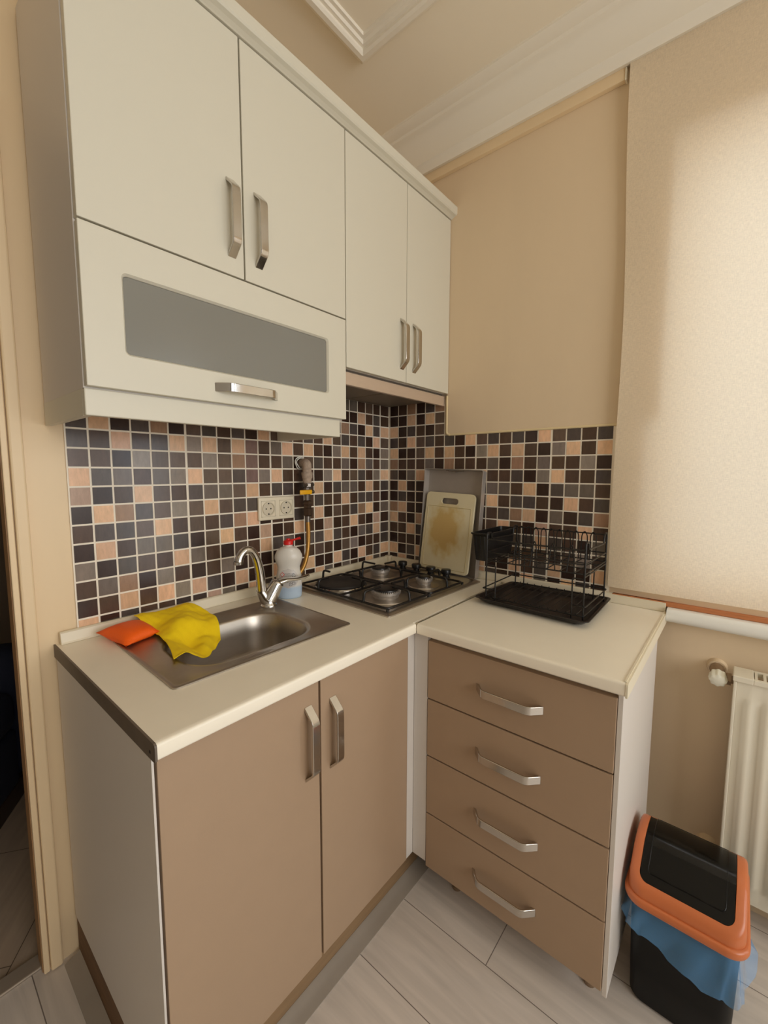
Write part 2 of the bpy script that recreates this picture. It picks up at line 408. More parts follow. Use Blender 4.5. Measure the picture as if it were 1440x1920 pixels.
for i in range(4):
    a, b = R[i], R[(i + 1) % 4]
    for k in range(len(fp) - 1): bm.faces.new((a[k], a[k + 1], b[k + 1], b[k]))
struct('trim_4', bm, M['cornice'], 'raised plaster frame on the ceiling')

# mosaic tiles --------------------------------------------------------------
TC = {'D': (84, 64, 52), 'K': (58, 41, 34), 'P': (228, 186, 150), 'T': (160, 126, 102), 'N': (86, 76, 71), 'G': (112, 101, 92),
      'S': (142, 129, 118), 'M': (186, 154, 132), 'B': (100, 82, 70), 'V': (134, 108, 100)}
RA = {
 0: 'NPKNTK' + 'BNDNKP' + 'BDDNDP' + 'BNDNKP' + 'B',
 1: 'NDPDNP' + 'SPBPVD' + 'GPDPDK' + 'SPDPDK' + 'S',
 2: 'DDKSBB' + 'BSBTVD' + 'DGKBND' + 'DGKTGD' + 'G',
 3: 'PNGDGS' + 'PBBNVS' + 'PDDDKS' + 'PDBNDS' + 'P',
 4: 'MKDPBD' + 'NGGBPD' + 'NNKDPK' + 'NGGDPD' + 'N',
 5: 'KPTNBS' + 'BPBNNN' + 'NNDDND' + 'DPDNND' + 'K',
 6: 'DNNBPD' + 'BDNTPK' + 'DDNDPK' + 'BDNTPK' + 'G',
 7: 'KPDGGN' + 'KBPDKM' + 'KDPDKM' + 'KDPDKM' + 'K',
 8: 'SKNBDP' + 'GDKBDP' + 'NGKGNP' + 'NDKGNP' + 'N',
 9: 'DGTKSD' + 'KDSKDK' + 'KGDDBD' + 'KBSKDD' + 'N',
 10: 'KDPDPS' + 'PNKPKK' + 'PDDPKK' + 'PNKPDN' + 'P',
 11: 'PKNDDK' + 'KMGKPN' + 'NKDKPG' + 'KGDKPN' + 'K',
 -1: ' ' * 18 + 'DTNKPNP', -2: ' ' * 18 + 'KKKPDND', -3: ' ' * 18 + 'DGGDBDD'}
RB = {
 -3: 'GKDTKNT', -2: 'TKKPKPB', -1: 'KPKNDKB',
 0: 'KNKPBNDNKPBNDNKPBNDND', 1: 'KPKKBPDPDKSPDPDKSPDPD', 2: 'KTDDDGKTDDDGKTDGDDSKTN'[:21], 3: 'KNKGPDDNKSPDDNKSPDDND',
 4: 'KKPKKGGDPKNGGDPKNGGDP', 5: 'KKNKKDNNKDDPDNNDKPDNN', 6: 'KTPKKDNTPGNDNTPKGKNTP', 7: 'KPDKMDPDKMDDPDKMDDPDK',
 8: 'KDDPNDNKGPNDKNNPNDKGN', 9: 'GKDDKDSKDDKDSDDDKDSKD', 10: 'KPKNPKKPKNPKKPDNPKKPK', 11: 'NKPKGKPKGKPNKKPGKPNKK'}
PX, PZ = 0.05, 0.0491
def tiles(name, rows, xs, zedge, place, label, zbot, ztop_of):
    bm = nb(); col = bm.loops.layers.float_color.new('tile')
    g = 0.0024
    def quad(a0, a1, z0, z1, c, mi, h):
        vs = [bm.verts.new(place(a, z, d)) for (a, z, d) in ((a0, z0, h), (a1, z0, h), (a1, z1, h), (a0, z1, h))]
        f = bm.faces.new(vs); f.material_index = mi
        for l in f.loops: l[col] = c
    for r, s in rows.items():
        zt = 1.395 - (r - 1) * PZ; zb = zt - PZ
        zb2 = max(zb, zbot)
        for i, ch in enumerate(s):
            if ch == ' ' or i + 1 >= len(xs): continue
            a0, a1 = xs[i], xs[i + 1]; top = min(zt, ztop_of((a0 + a1) / 2))
            if top - zb2 < 0.006: continue
            quad(a0, a1, zb2, top, (0, 0, 0, 1), 1, 0.003)
            j = random.uniform(0.86, 1.14)
            c = lin(TC[ch]); c = (c[0] * j, c[1] * j * random.uniform(0.97, 1.03), c[2] * j * random.uniform(0.95, 1.05), 1)
            if abs(a1 - a0) > 0.012:
                s_ = 1 if a1 > a0 else -1
                gl = g + (0.0012 if i in zedge else 0); gr = g + (0.0012 if (i + 1) in zedge else 0)
                quad(a0 + s_ * gl, a1 - s_ * gr, zb2 + g, top - g, c, 0, 0.0042)
    o = struct(name, bm, [M['tile'], M['grout']], label)
    return o
AX = [-1.2655 + PX * i for i in range(25)] + [-0.003]
tiles('trim_5', RA, AX, {0, 6, 12, 18, 24}, lambda a, z, h: (a, -h, z), 'mosaic wall tiles in browns and peach behind the sink', CT + 0.02, lambda a: 1.60 if a > -0.64 else 1.444)
BY = [-0.003] + [-(0.0130 + PX * k) for k in range(21)]
BY[-1] = -0.9735
tiles('trim_6', RB, BY, {4, 10, 16}, lambda a, z, h: (-h, a, z), 'mosaic wall tiles in browns and peach beside the window', CT + 0.02, lambda a: 1.60 if a > -0.318 else 1.4435)

# doorway -------------------------------------------------------------------
d = bpy.data.objects.new('door_1', None); C.objects.link(d); d.location = (-1.82, 0.06, 0); ORG['door_1'] = Vector(d.location)
d['kind'] = 'structure'; d['label'] = 'doorway with cream painted casing leading to a dark room'
bm = nb()
box(bm, -1.3725, -1.347, -0.016, 0.0, 0.004, 2.11); box(bm, -2.29, -2.26, -0.018, 0.0, 0.004, 2.11); box(bm, -2.26, -1.374, -0.018, 0.0, 2.075, 2.11)
obj('casing', bm, M['cream_paint'], d, bev=0.004)
bm = nb()
box(bm, -1.3865, -1.3745, -0.010, -0.0005, 0.004, 2.072); box(bm, -2.26, -2.248, -0.010, -0.0005, 0.004, 2.072); box(bm, -2.248, -1.3865, -0.010, -0.0005, 2.06, 2.072)
obj('inner_casing', bm, M['cream_paint'], d, bev=0.002)
bm = nb()
box(bm, -1.388, -1.3852, 0.0, 0.046, 0.004, 2.058); box(bm, -2.2498, -2.247, 0.0, 0.046, 0.004, 2.058)
obj('jamb', bm, M['jamb'], d)
bm = nb(); box(bm, -2.25, -1.378, 0.016, 0.062, 0.0, 0.008, 0.003)
struct('trim_7', bm, M['thresh'], 'metal threshold strip in the doorway')

# window --------------------------------------------------------------------
wn = bpy.data.objects.new('window_1', None); C.objects.link(wn); wn.location = (0.1, -1.56, WZ0); ORG['window_1'] = Vector(wn.location)
wn['kind'] = 'structure'; wn['label'] = 'white framed window hidden behind the roller blind'
bm = nb()
for a, b, c, e in ((WY0, WY0 + .06, WZ0, WZ1), (WY1 - .06, WY1, WZ0, WZ1), (WY0 + .06, WY1 - .06, WZ0, WZ0 + .06), (WY0 + .06, WY1 - .06, WZ1 - .06, WZ1)):
    box(bm, 0.12, 0.18, a, b, c, e)
obj('window_frame', bm, M['white_pvc'], wn)
bm = nb(); box(bm, 0.148, 0.152, WY0 + .06, WY1 - .06, WZ0 + .06, WZ1 - .06)
obj('window_pane', bm, M['glass'], wn)
bm = nb(); box(bm, -0.016, 0.0, -2.2, -0.985, 0.871, 0.885, 0.002)
obj('sill_edge', bm, M['wood_strip'], wn)['label'] = 'orange-brown wooden strip'
bm = nb()
pr = [(0.0, 0.871), (-0.03, 0.870)] + [(-0.03 - 0.016 * math.sin(t), 0.850 + 0.020 * math.cos(t)) for t in [PI * k / 8 for k in range(1, 8)]] + [(-0.03, 0.829), (0.0, 0.828)]
prism(bm, pr, 'y', -2.2, -1.142)
obj('sill_nosing', bm, M['white_pvc'], wn, smooth=True)['label'] = 'white rounded sill nosing'

# floor strips
bm = nb()
pr = [(-0.5485, 0.0), (-0.5485, 0.014), (-0.553, 0.013), (-0.562, 0.008), (-0.576, 0.005), (-0.592, 0.003), (-0.592, 0.0)]
prism(bm, pr, 'x', -1.30, -0.50)
struct('trim_8', bm, M['cove'], 'grey cove strip on the floor along the sink cabinet', smooth=True)
bm = nb()
prism(bm, [(-1.347, 0.0), (-1.347, 0.003), (-1.336, 0.006), (-1.322, 0.010), (-1.3125, 0.016), (-1.3125, 0.0)], 'y', -0.60, -0.02)
struct('trim_9', bm, M['cove'], 'grey floor strip beside the left cabinet side', smooth=True)

# ================================================================== HANDLES
def strap(bm, L, wd, rise, th, mx):
    """flat bow handle: local x along, y across, z away from the front"""
    top = fillet([(-L / 2, 0, 0), (-L / 2 + 0.028, 0, rise), (L / 2 - 0.028, 0, rise), (L / 2, 0, 0)], 0.010, 4)
    n = len(top); outer = []; inner = []
    for i, p in enumerate(top):
        a = top[max(0, i - 1)]; b = top[min(n - 1, i + 1)]; t = (b - a).normalized(); nn = Vector((-t.z, 0, t.x))
        outer.append(p); q = p - nn * th
        inner.append(Vector((q.x, 0, max(q.z, 0.0))))
    inner[0] = Vector((-L / 2 + 0.009, 0, 0)); inner[-1] = Vector((L / 2 - 0.009, 0, 0))
    V = [[bm.verts.new(mx @ Vector((p.x, s * wd / 2, p.z))) for p in side] for side in (outer, inner) for s in (-1, 1)]
    o0, o1, i0, i1 = V
    for k in range(n - 1):
        bm.faces.new((o0[k], o0[k + 1], o1[k + 1], o1[k])); bm.faces.new((i0[k], i1[k], i1[k + 1], i0[k + 1]))
        bm.faces.new((o0[k], i0[k], i0[k + 1], o0[k + 1])); bm.faces.new((o1[k], o1[k + 1], i1[k + 1], i1[k]))
    bm.faces.new((o0[0], o1[0], i1[0], i0[0])); bm.faces.new((o0[-1], i0[-1], i1[-1], o1[-1]))
def axes(o, x, y, z):
    x, y, z = Vector(x), Vector(y), Vector(z)
    return Matrix(((x.x, y.x, z.x, o[0]), (x.y, y.y, z.y, o[1]), (x.z, y.z, z.z, o[2]), (0, 0, 0, 1)))
def handle(parent, centre, along, out, L=0.178, wd=0.021):
    a, o = Vector(along), Vector(out); y = o.cross(a)
    bm = nb(); strap(bm, L, wd, 0.029, 0.005, axes(centre, a, y, o))
    h = obj('handle', bm, M['satin'], parent, smooth=True, autos=25, bev=0.0012)
    h['label'] = 'satin chrome bow handle'
    return h

# ================================================================== WALL CABINETS
FY = -0.330
def carcass(bm, x0, x1, y0, y1, z0, z1, t=0.016, shelf=None):
    box(bm, x0, x0 + t, y0, y1, z0, z1); box(bm, x1 - t, x1, y0, y1, z0, z1)
    box(bm, x0 + t, x1 - t, y0, y1, z0, z0 + t); box(bm, x0 + t, x1 - t, y0, y1, z1 - t, z1)
    box(bm, x0 + t, x1 - t, y1 - 0.006, y1, z0 + t, z1 - t)
    if shelf: box(bm, x0 + t, x1 - t, y0 + .01, y1 - .006, shelf, shelf + t)
wc = thing('wall_cabinet', 'larger white wall cabinet with a frosted glass flap, over the sink', 'cabinet', (-0.953, -0.16, 1.448))
bm = nb(); carcass(bm, -1.302, -0.609, -0.311, -0.010, 1.448, 2.298, shelf=1.742)
obj('carcass', bm, M['white_side'], wc)
for x0, x1, hx in ((-1.3005, -0.9565, -0.988), (-0.9525, -0.6085, -0.914)):
    bm = nb(); box(bm, x0, x1, FY, -0.312, 1.7555, 2.296, 0.0015)
    dr = obj('door', bm, M['white_lam'], wc)
    handle(dr, (hx, FY, 1.884), (0, 0, 1), (0, -1, 0))
# flap door: frame with a rounded window
fz0, fz1 = 1.451, 1.7515
fl = None
bm = nb()
cx, cz, hx, hz = -0.9555, 1.600, 0.2755, 0.0800
fo = [(x, z) for x, z in rrect(-0.9545, (fz0 + fz1) / 2, 0.346, (fz1 - fz0) / 2, 0.002)]
fi = [(x, z) for x, z in rrect(cx, cz, hx, hz, 0.010)]
fi2 = [(x, z) for x, z in rrect(cx, cz, hx - .004, hz - .004, 0.008)]
loops(bm, [[(x, -0.312, z) for x, z in fi2], [(x, -0.312, z) for x, z in fo], [(x, FY + .001, z) for x, z in fo], [(x, FY, z) for x, z in rrect(-0.9545, (fz0 + fz1) / 2, 0.345, (fz1 - fz0) / 2 - .001, 0.002)],
           [(x, FY, z) for x, z in fi], [(x, FY + 0.006, z) for x, z in fi2], [(x, -0.312, z) for x, z in fi2]], cap1=False)
bmesh.ops.remove_doubles(bm, verts=bm.verts[:], dist=1e-6)
fl = obj('flap_door', bm, M['white_lam'], wc)
bm = nb(); loops(bm, [[(x, FY + 0.011, z) for x, z in rrect(cx, cz, hx - .0045, hz - .0045, 0.008)], [(x, FY + 0.007, z) for x, z in rrect(cx, cz, hx - .0045, hz - .0045, 0.008)]], cap0=True)
g = obj('glass_pane', bm, M['frost'], fl); g['label'] = 'grey frosted glass pane'
handle(fl, (-0.9545, FY, 1.486), (1, 0, 0), (0, -1, 0))
bm = nb()
box(bm, -1.302, -0.622, -0.316, -0.300, 1.396, 1.4478, 0.002); box(bm, -1.302, -1.288, -0.3005, -0.006, 1.396, 1.4478); box(bm, -0.636, -0.622, -0.3005, -0.006, 1.396, 1.4478)
obj('light_pelmet', bm, M['white_lam'], wc)

wc2 = thing('wall_cabinet', 'narrower white wall cabinet above the range hood, against the window wall', 'cabinet', (-0.31, -0.16, 1.612))
bm = nb(); carcass(bm, -0.606, -0.008, -0.311, -0.010, 1.612, 2.298)
obj('carcass', bm, M['white_side'], wc2)
for x0, x1, hx in ((-0.6055, -0.2995, -0.326), (-0.2970, -0.0080, -0.252)):
    bm = nb(); box(bm, x0, x1, FY, -0.312, 1.6125, 2.296, 0.0015)
    dr = obj('door', bm, M['white_lam'], wc2)
    handle(dr, (hx, FY, 1.743), (0, 0, 1), (0, -1, 0))
bm = nb()
pr = [(-0.30, 2.299), (-0.333, 2.299), (-0.336, 2.301), (-0.344, 2.305), (-0.354, 2.308), (-0.3575, 2.312), (-0.3585, 2.336), (-0.356, 2.340), (-0.30, 2.341)]
prism(bm, pr, 'x', -1.305, -0.004)
o = obj('cabinet_cornice', bm, M['white_lam']); tag(o, 'long white moulding running along the tops of both wall cabinets', 'moulding')

# range hood ----------------------------------------------------------------
hd = thing('range_hood', 'slim steel range hood under the narrower wall cabinet', 'range hood', (-0.305, -0.16, 1.56))
bm = nb(); box(bm, -0.603, -0.010, -0.300, -0.012, 1.588, 1.6105)
obj('hood_body', bm, M['hood_under'], hd)
bm = nb(); box(bm, -0.604, -0.010, -0.314, -0.3005, 1.563, 1.603, 0.0015)
obj('front_panel', bm, M['steel_hood'], hd)['label'] = 'brushed steel front strip'
bm = nb()
for k in range(2):
    x0 = -0.585 + k * 0.285
    box(bm, x0, x0 + 0.275, -0.285, -0.05, 1.5845, 1.5885, 0.002)
obj('grease_filter', bm, M['hood_under'], hd)

# ================================================================== BASE CABINETS
bc = thing('base_cabinet', 'taupe two-door base cabinet under the sink', 'cabinet', (-0.95, -0.3, 0.0))
bm = nb(); box(bm, -1.3145, -1.2975, -0.5665, -0.012, 0.114, 0.8205); box(bm, -1.3145, -1.3108, -0.584, -0.5665, 0.114, 0.8205)
obj('side_panel', bm, M['white_side'], bc)['label'] = 'white left side panel'
bm = nb(); box(bm, -1.312, -1.298, -0.5475, -0.012, 0.0, 0.113)
obj('side_plinth', bm, M['raw_wood'], bc)['label'] = 'raw brown wooden plinth at the side'
bm = nb()
box(bm, -1.297, -0.60, -0.566, -0.012, 0.11, 0.126); box(bm, -1.297, -0.60, -0.02, -0.012, 0.126, 0.66); box(bm, -0.616, -0.60, -0.566, -0.02, 0.126, 0.8205)
obj('carcass', bm, M['white_side'], bc)
for x0, x1, hx, zz in ((-1.3065, -0.9565, -0.988, 0.678), (-0.9505, -0.617, -0.914, 0.670)):
    bm = nb(); box(bm, x0, x1, -0.585, -0.567, 0.112, 0.8175, 0.0012)
    dr = obj('door', bm, M['taupe'], bc)
    handle(dr, (hx, -0.585, zz), (0, 0, 1), (0, -1, 0))
bm = nb(); box(bm, -0.6145, -0.5835, -0.583, -0.567, 0.112, 0.8205)
obj('filler_strip', bm, M['white_side'], bc)['label'] = 'white corner filler strip'
bm = nb(); box(bm, -1.297, -0.46, -0.548, -0.530, 0.0, 0.11)
obj('kickboard', bm, M['kick'], bc)['label'] = 'wooden kickboard'

dc = thing('drawer_cabinet', 'taupe four-drawer cabinet right of the corner, beside the bin', 'cabinet', (-0.33, -0.88, 0.0))
bm = nb(); box(bm, -0.581, -0.105, -1.131, -1.1205, 0.088, 0.8205, 0.001)
obj('side_panel', bm, M['white_side'], dc)['label'] = 'white right side panel'
bm = nb(); box(bm, -0.583, -0.567, -0.631, -0.5835, 0.112, 0.8205)
obj('filler_strip', bm, M['white_side'], dc)['label'] = 'white corner filler strip'
bm = nb(); box(bm, -0.564, -0.105, -1.120, -0.634, 0.092, 0.108); box(bm, -0.564, -0.105, -0.650, -0.634, 0.108, 0.8205); box(bm, -0.113, -0.105, -1.120, -0.65, 0.108, 0.8205)
box(bm, -0.564, -0.12, -1.120, -0.65, 0.804, 0.8205)
obj('carcass', bm, M['white_side'], dc)
zs = [(0.6335, 0.8055), (0.4575, 0.6290), (0.2765, 0.4530), (0.1000, 0.2720)]
for (z0, z1), hz in zip(zs, (0.7195, 0.5415, 0.365, 0.185)):
    bm = nb(); box(bm, -0.585, -0.566, -1.1195, -0.6335, z0, z1, 0.0012)
    dr = obj('drawer', bm, M['taupe'], dc)
    handle(dr, (-0.585, -0.877, hz), (0, 1, 0), (-1, 0, 0))
for (x, y) in ((-0.497, -1.078), (-0.500, -0.695), (-0.16, -1.085), (-0.16, -0.695)):
    bm = nb(); lathe(bm, [(0.014, 0.0), (0.0155, 0.003), (0.015, 0.010), (0.008, 0.014), (0.008, 0.075), (0.018, 0.078), (0.018, 0.092)], (x, y, 0.0), 16)
    obj('foot', bm, M['valve_metal'], dc, smooth=True)

# ================================================================== WORKTOPS
SNX, SNY, SHX, SHY = -0.9715, -0.2770, 0.2465, 0.186     # sink rim centre and half size
SROT = math.radians(-1.2)
wt = thing('worktop', 'long cream worktop with the sink and hob set into it', 'worktop', (-0.66, -0.3, 0.824))
bm = nb()
hx0, hx1, hy0, hy1 = SNX - .20, SNX + .195, SNY - .155, SNY + .135
Z0, Z1 = 0.824, CT
box(bm, -1.3125, hx0, -0.594, 0, Z0, Z1); box(bm, hx1, 0.0, -0.594, 0, Z0, Z1)
box(bm, hx0, hx1, -0.594, hy0, Z0, Z1); box(bm, hx0, hx1, hy1, 0, Z0, Z1)
pr = [(-0.594, Z1), (-0.6015, Z1 - .0003), (-0.6040, Z1 - .0014), (-0.6055, Z1 - .0035), (-0.606, Z1 - .006), (-0.606, Z0 + .005), (-0.605, Z0 + .002), (-0.602, Z0), (-0.594, Z0)]
prism(bm, pr, 'x', -1.3125, -0.607)
obj('slab', bm, M['worktop'], wt, smooth=True, autos=60)
bm = nb()
pr = [(0.0, Z1 + .0005), (-0.602, Z1 + .0005), (-0.606, Z1 - .002), (-0.607, Z1 - .006), (-0.607, Z0 + .002), (-0.603, Z0 - .002), (0.0, Z0 - .002)]
prism(bm, pr, 'x', -1.3165, -1.3127)
obj('end_strip', bm, M['end_dark'], wt)['label'] = 'worn dark end strip'
bm = nb(); box(bm, -1.3168, -1.3164, -0.589, -0.584, 0.832, 0.837)
obj('screw_hole', bm, M['dark'], wt)
bm = nb()
pr = [(-0.0045, CT + .0005), (-0.022, CT + .0005), (-0.022, CT + .006), (-0.016, CT + .028), (-0.012, CT + .031), (-0.0045, CT + .031)]
prism(bm, pr, 'x', -1.305, -0.03)
obj('upstand', bm, M['end_cream'], wt, bev=0.001)
bm = nb(); box(bm, -0.032, -0.0045, -0.032, -0.0045, CT + .0005, CT + .034, 0.003)
obj('corner_cap', bm, M['ivory'], wt)

wt2 = thing('worktop', 'short cream worktop under the black dish rack', 'worktop', (-0.3, -0.87, 0.824))
bm = nb()
box(bm, -0.595, 0.0, -1.137, -0.6085, Z0, Z1)
pr = [(-0.595, Z1), (-0.6025, Z1 - .0003), (-0.6050, Z1 - .0014), (-0.6065, Z1 - .0035), (-0.607, Z1 - .006), (-0.607, Z0 + .005), (-0.606, Z0 + .002), (-0.603, Z0), (-0.595, Z0)]
prism(bm, pr, 'y', -1.137, -0.6085)
obj('slab', bm, M['worktop'], wt2, smooth=True, autos=60)
bm = nb()
pr = [(0.0, Z1 + .0005), (-0.603, Z1 + .0005), (-0.607, Z1 - .002), (-0.608, Z1 - .006), (-0.608, Z0 - .001), (-0.604, Z0 - .002), (0.0, Z0 - .003)]
prism(bm, pr, 'y', -1.1415, -1.1372)
box(bm, -0.600, -0.018, -1.1372, -1.1332, Z1 + .0002, Z1 + .0022)
obj('end_strip', bm, M['end_cream'], wt2)['label'] = 'cream end strip with a raised metal ridge'
bm = nb(); box(bm, -0.597, -0.026, -0.6088, -0.6052, Z1 + .0002, Z1 + .0014)
obj('joint_strip', bm, M['alu'], wt2)['label'] = 'thin metal strip along the worktop joint'
bm = nb()
pr = [(-0.0045, CT + .0005), (-0.022, CT + .0005), (-0.022, CT + .006), (-0.016, CT + .028), (-0.012, CT + .031), (-0.0045, CT + .031)]
prism(bm, pr, 'y', -1.137, -0.033)
obj('upstand', bm, M['end_cream'], wt2, bev=0.001)

# ================================================================== SINK
sk = thing('kitchen_sink', 'stainless steel inset sink with a rounded bowl', 'sink', (SNX, SNY, CT))
RS = Matrix.Translation((SNX, SNY, 0)) @ Matrix.Rotation(SROT, 4, 'Z')
def ring(cx, cy, hx, hy, r, z): return [RS @ Vector((x, y, z)) for x, y in rrect(cx, cy, hx, hy, r, 10)]
bm = nb()
bx, by, bhx, bhy = -0.008, -0.022, 0.170, 0.122
rings = [ring(0, 0, SHX, SHY, .012, CT + .0002), ring(0, 0, SHX, SHY, .012, CT + .003), ring(0, 0, SHX - .003, SHY - .003, .011, CT + .0045), ring(0, 0, SHX - .010, SHY - .010, .010, CT + .0040),
         ring(0, 0, SHX - .013, SHY - .013, .010, CT + .0018), ring(bx, by, bhx + .012, bhy + .010, .092, CT + .0018), ring(bx, by, bhx + .003, bhy + .003, .086, CT + .001), ring(bx, by, bhx - .002, bhy - .002, .082, CT - .006),
         ring(bx, by, bhx - .006, bhy - .006, .080, CT - .05), ring(bx, by, bhx - .012, bhy - .012, .076, CT - .105), ring(bx, by, bhx - .024, bhy - .024, .066, CT - .130), ring(bx, by, bhx - .05, bhy - .05, .045, CT - .141),
         ring(bx, by, 0.045, 0.045, .04, CT - .144), ring(bx, by, 0.036, 0.036, .035, CT - .147)]
loops(bm, rings)
o = obj('basin', bm, M['steel_sink'], sk, smooth=True, autos=50)
bm = nb(); c = RS @ Vector((bx, by, CT - .147))
lathe(bm, [(0.034, 0.0005), (0.034, 0.004), (0.028, 0.005), (0.024, 0.002), (0.004, 0.002), (0.004, 0.006)], c, 24)
obj('drain', bm, M['chrome'], sk, smooth=True)

# faucet
fc = thing('faucet', 'chrome mixer tap with a curved swan neck, at the sink corner', 'tap', (-0.785, -0.148, CT + .002))
bm = nb()
lathe(bm, [(0.026, 0), (0.026, 0.004), (0.022, 0.008), (0.0205, 0.02), (0.0205, 0.036)], (-0.785, -0.148, CT + .0022), 28)
tube(bm, [(-0.785, -0.148, CT + .022), (-0.771, -0.152, CT + .046), (-0.757, -0.156, CT + .070)], [0.0255, 0.0245, 0.0215], 24)
tube(bm, [(-0.787, -0.147, CT + .016), (-0.797, -0.144, CT + .032), (-0.806, -0.140, CT + .052)], [0.021, 0.019, 0.0160], 24)
obj('tap_body', bm, M['chrome'], fc, smooth=True, autos=60)
bm = nb()
path = [(-0.8055, -0.140, CT + .050), (-0.807, -0.140, CT + .085), (-0.8105, -0.140, CT + .118), (-0.817, -0.140, CT + .148), (-0.827, -0.140, CT + .172), (-0.839, -0.140, CT + .187), (-0.852, -0.140, CT + .1925), (-0.864, -0.140, CT + .189), (-0.8735, -0.140, CT + .180), (-0.8795, -0.140, CT + .170), (-0.883, -0.140, CT + .160)]
rad_ = [.0158, .0150, .0142, .0134, .0128, .0122, .0118, .0118, .0122, .0130, .0140]
sm, rm_ = [], []
for i in range(len(path) - 1):                                     # Catmull-Rom through the points
    p0, p1, p2, p3 = (Vector(path[max(0, min(len(path) - 1, i + k))]) for k in (-1, 0, 1, 2))
    for k in range(4):
        t = k / 4
        sm.append(0.5 * ((2 * p1) + (p2 - p0) * t + (2 * p0 - 5 * p1 + 4 * p2 - p3) * t * t + (3 * p1 - p0 - 3 * p2 + p3) * t ** 3)); rm_.append(rad_[i] + (rad_[i + 1] - rad_[i]) * t)
sm.append(Vector(path[-1])); rm_.append(rad_[-1])
tube(bm, sm, rm_, 24)
obj('spout', bm, M['chrome'], fc, smooth=True, autos=60)
bm = nb(); lathe(bm, [(0.0120, -0.001), (0.0142, 0.0), (0.0142, 0.008), (0.0125, 0.010)], (-0.8845, -0.140, CT + .1525), 20)
obj('aerator', bm, M['chrome'], fc, smooth=True)
bm = nb(); tube(bm, [(-0.8063, -0.140, CT + .050), (-0.8068, -0.140, CT + .056)], 0.016, 20)
obj('collar', bm, M['chrome'], fc, smooth=True)
bm = nb()
lathe(bm, [(0.0215, 0), (0.0215, 0.006), (0.017, 0.012), (0.004, 0.014)], (-0.7585, -0.1565, CT + .0680), 24, ax=(0.5, -0.15, 0.75))
pts = [(-0.757, -0.158, CT + .074), (-0.735, -0.164, CT + .079), (-0.700, -0.176, CT + .078), (-0.672, -0.184, CT + .080), (-0.655, -0.188, CT + .084)]
P_ = [Vector(p) for p in pts]; ws = [0.019, 0.0185, 0.0165, 0.0145, 0.0115]; ts = [0.011, 0.0085, 0.006, 0.0048, 0.004]
vs = []
for p, a, t in zip(P_, ws, ts):
    vs.append([bm.verts.new(p + Vector((0, a * math.cos(2 * PI * k / 12), t * math.sin(2 * PI * k / 12)))) for k in range(12)])
for a, b in zip(vs, vs[1:]):
    for k in range(12): bm.faces.new((a[k], a[(k + 1) % 12], b[(k + 1) % 12], b[k]))
bm.faces.new(vs[0]); bm.faces.new(vs[-1][::-1])
obj('lever', bm, M['chrome'], fc, smooth=True, autos=60)

# ================================================================== HOB
HC = Vector((-0.338, -0.288, CT)); HR = math.radians(-1.6)
HM = Matrix.Translation(HC) @ Matrix.Rotation(HR, 4, 'Z')
hb = thing('gas_hob', 'built-in steel hob with three gas burners and a hot plate', 'hob', HC)
def hp(x, y, z): return HM @ Vector((x, y, z))
HX, HY = 0.277, 0.236
bm = nb()
loops(bm, [[hp(x, y, .0003) for x, y in rrect(0, 0, HX, HY, .008, 4)], [hp(x, y, .004) for x, y in rrect(0, 0, HX, HY, .008, 4)], [hp(x, y, .010) for x, y in rrect(0, 0, HX - .012, HY - .012, .008, 4)],
           [hp(x, y, .0105) for x, y in rrect(0, 0, HX - .018, HY - .018, .008, 4)], [hp(x, y, .008) for x, y in rrect(0, 0, HX - .024, HY - .024, .010, 4)]])
obj('hob_plate', bm, M['steel'], hb, smooth=True, autos=35)
XL, XR, YB, YF = -0.150, 0.068, 0.112, -0.112
HT = 0.0085
bm = nb(); lathe(bm, [(0.097, HT), (0.097, HT + .006), (0.094, HT + .009), (0.090, HT + .006)], hp(XL, YB, 0), 48)
obj('plate_ring', bm, M['chrome'], hb, smooth=True)
bm = nb(); lathe(bm, [(0.090, HT + .004), (0.091, HT + .013), (0.088, HT + .017), (0.030, HT + .0165), (0.028, HT + .0155), (0.002, HT + .0155)], hp(XL, YB, 0), 48)
obj('hot_plate', bm, M['castiron'], hb, smooth=True)['label'] = 'round dark electric hot plate'
for (x, y, r) in ((XL, YF, 0.050), (XR, YB, 0.040), (XR, YF, 0.031)):
    bm = nb(); lathe(bm, [(r + .030, HT - .002), (r + .027, HT + .002), (r + .010, HT + .0035), (r + .004, HT + .006), (r - .004, HT + .006)], hp(x, y, 0), 40)
    b0 = obj('burner', bm, M['steel'], hb, smooth=True)
    bm = nb(); lathe(bm, [(r - .006, HT + .004), (r - .004, HT + .014), (r, HT + .018), (r + .001, HT + .026), (r - .003, HT + .028)], hp(x, y, 0), 40)
    nT = int(r * 900)
    for k in range(nT):
        t = 2 * PI * k / nT; mx = HM @ Matrix.Translation((x + (r - .001) * math.cos(t), y + (r - .001) * math.sin(t), HT + .0265)) @ Matrix.Rotation(t, 4, 'Z')
        box(bm, -.005, .002, -.0013, .0013, -.003, .004, mx=mx)
    obj('burner_crown', bm, M['burner'], b0, smooth=True, autos=35)
    bm = nb(); lathe(bm, [(r - .010, HT + .026), (r - .006, HT + .030), (r - .007, HT + .034), (r - .012, HT + .036), (0.002, HT + .0355)], hp(x, y, 0), 40)
    obj('burner_cap', bm, M['enamel'], b0, smooth=True)
for yk in (0.115, 0.040, -0.035, -0.110):
    bm = nb(); c = hp(0.2185, yk, HT)
    lathe(bm, [(0.0165, 0.0), (0.0165, 0.004), (0.0125, 0.006), (0.0125, 0.014), (0.019, 0.017), (0.020, 0.030), (0.018, 0.034), (0.004, 0.035)], c, 28)
    kb = obj('knob', bm, M['black_plastic'], hb, smooth=True)
    kb['label'] = 'round black control knob'
GZ = HT + 0.010; GT = 0.052; rw = 0.0042
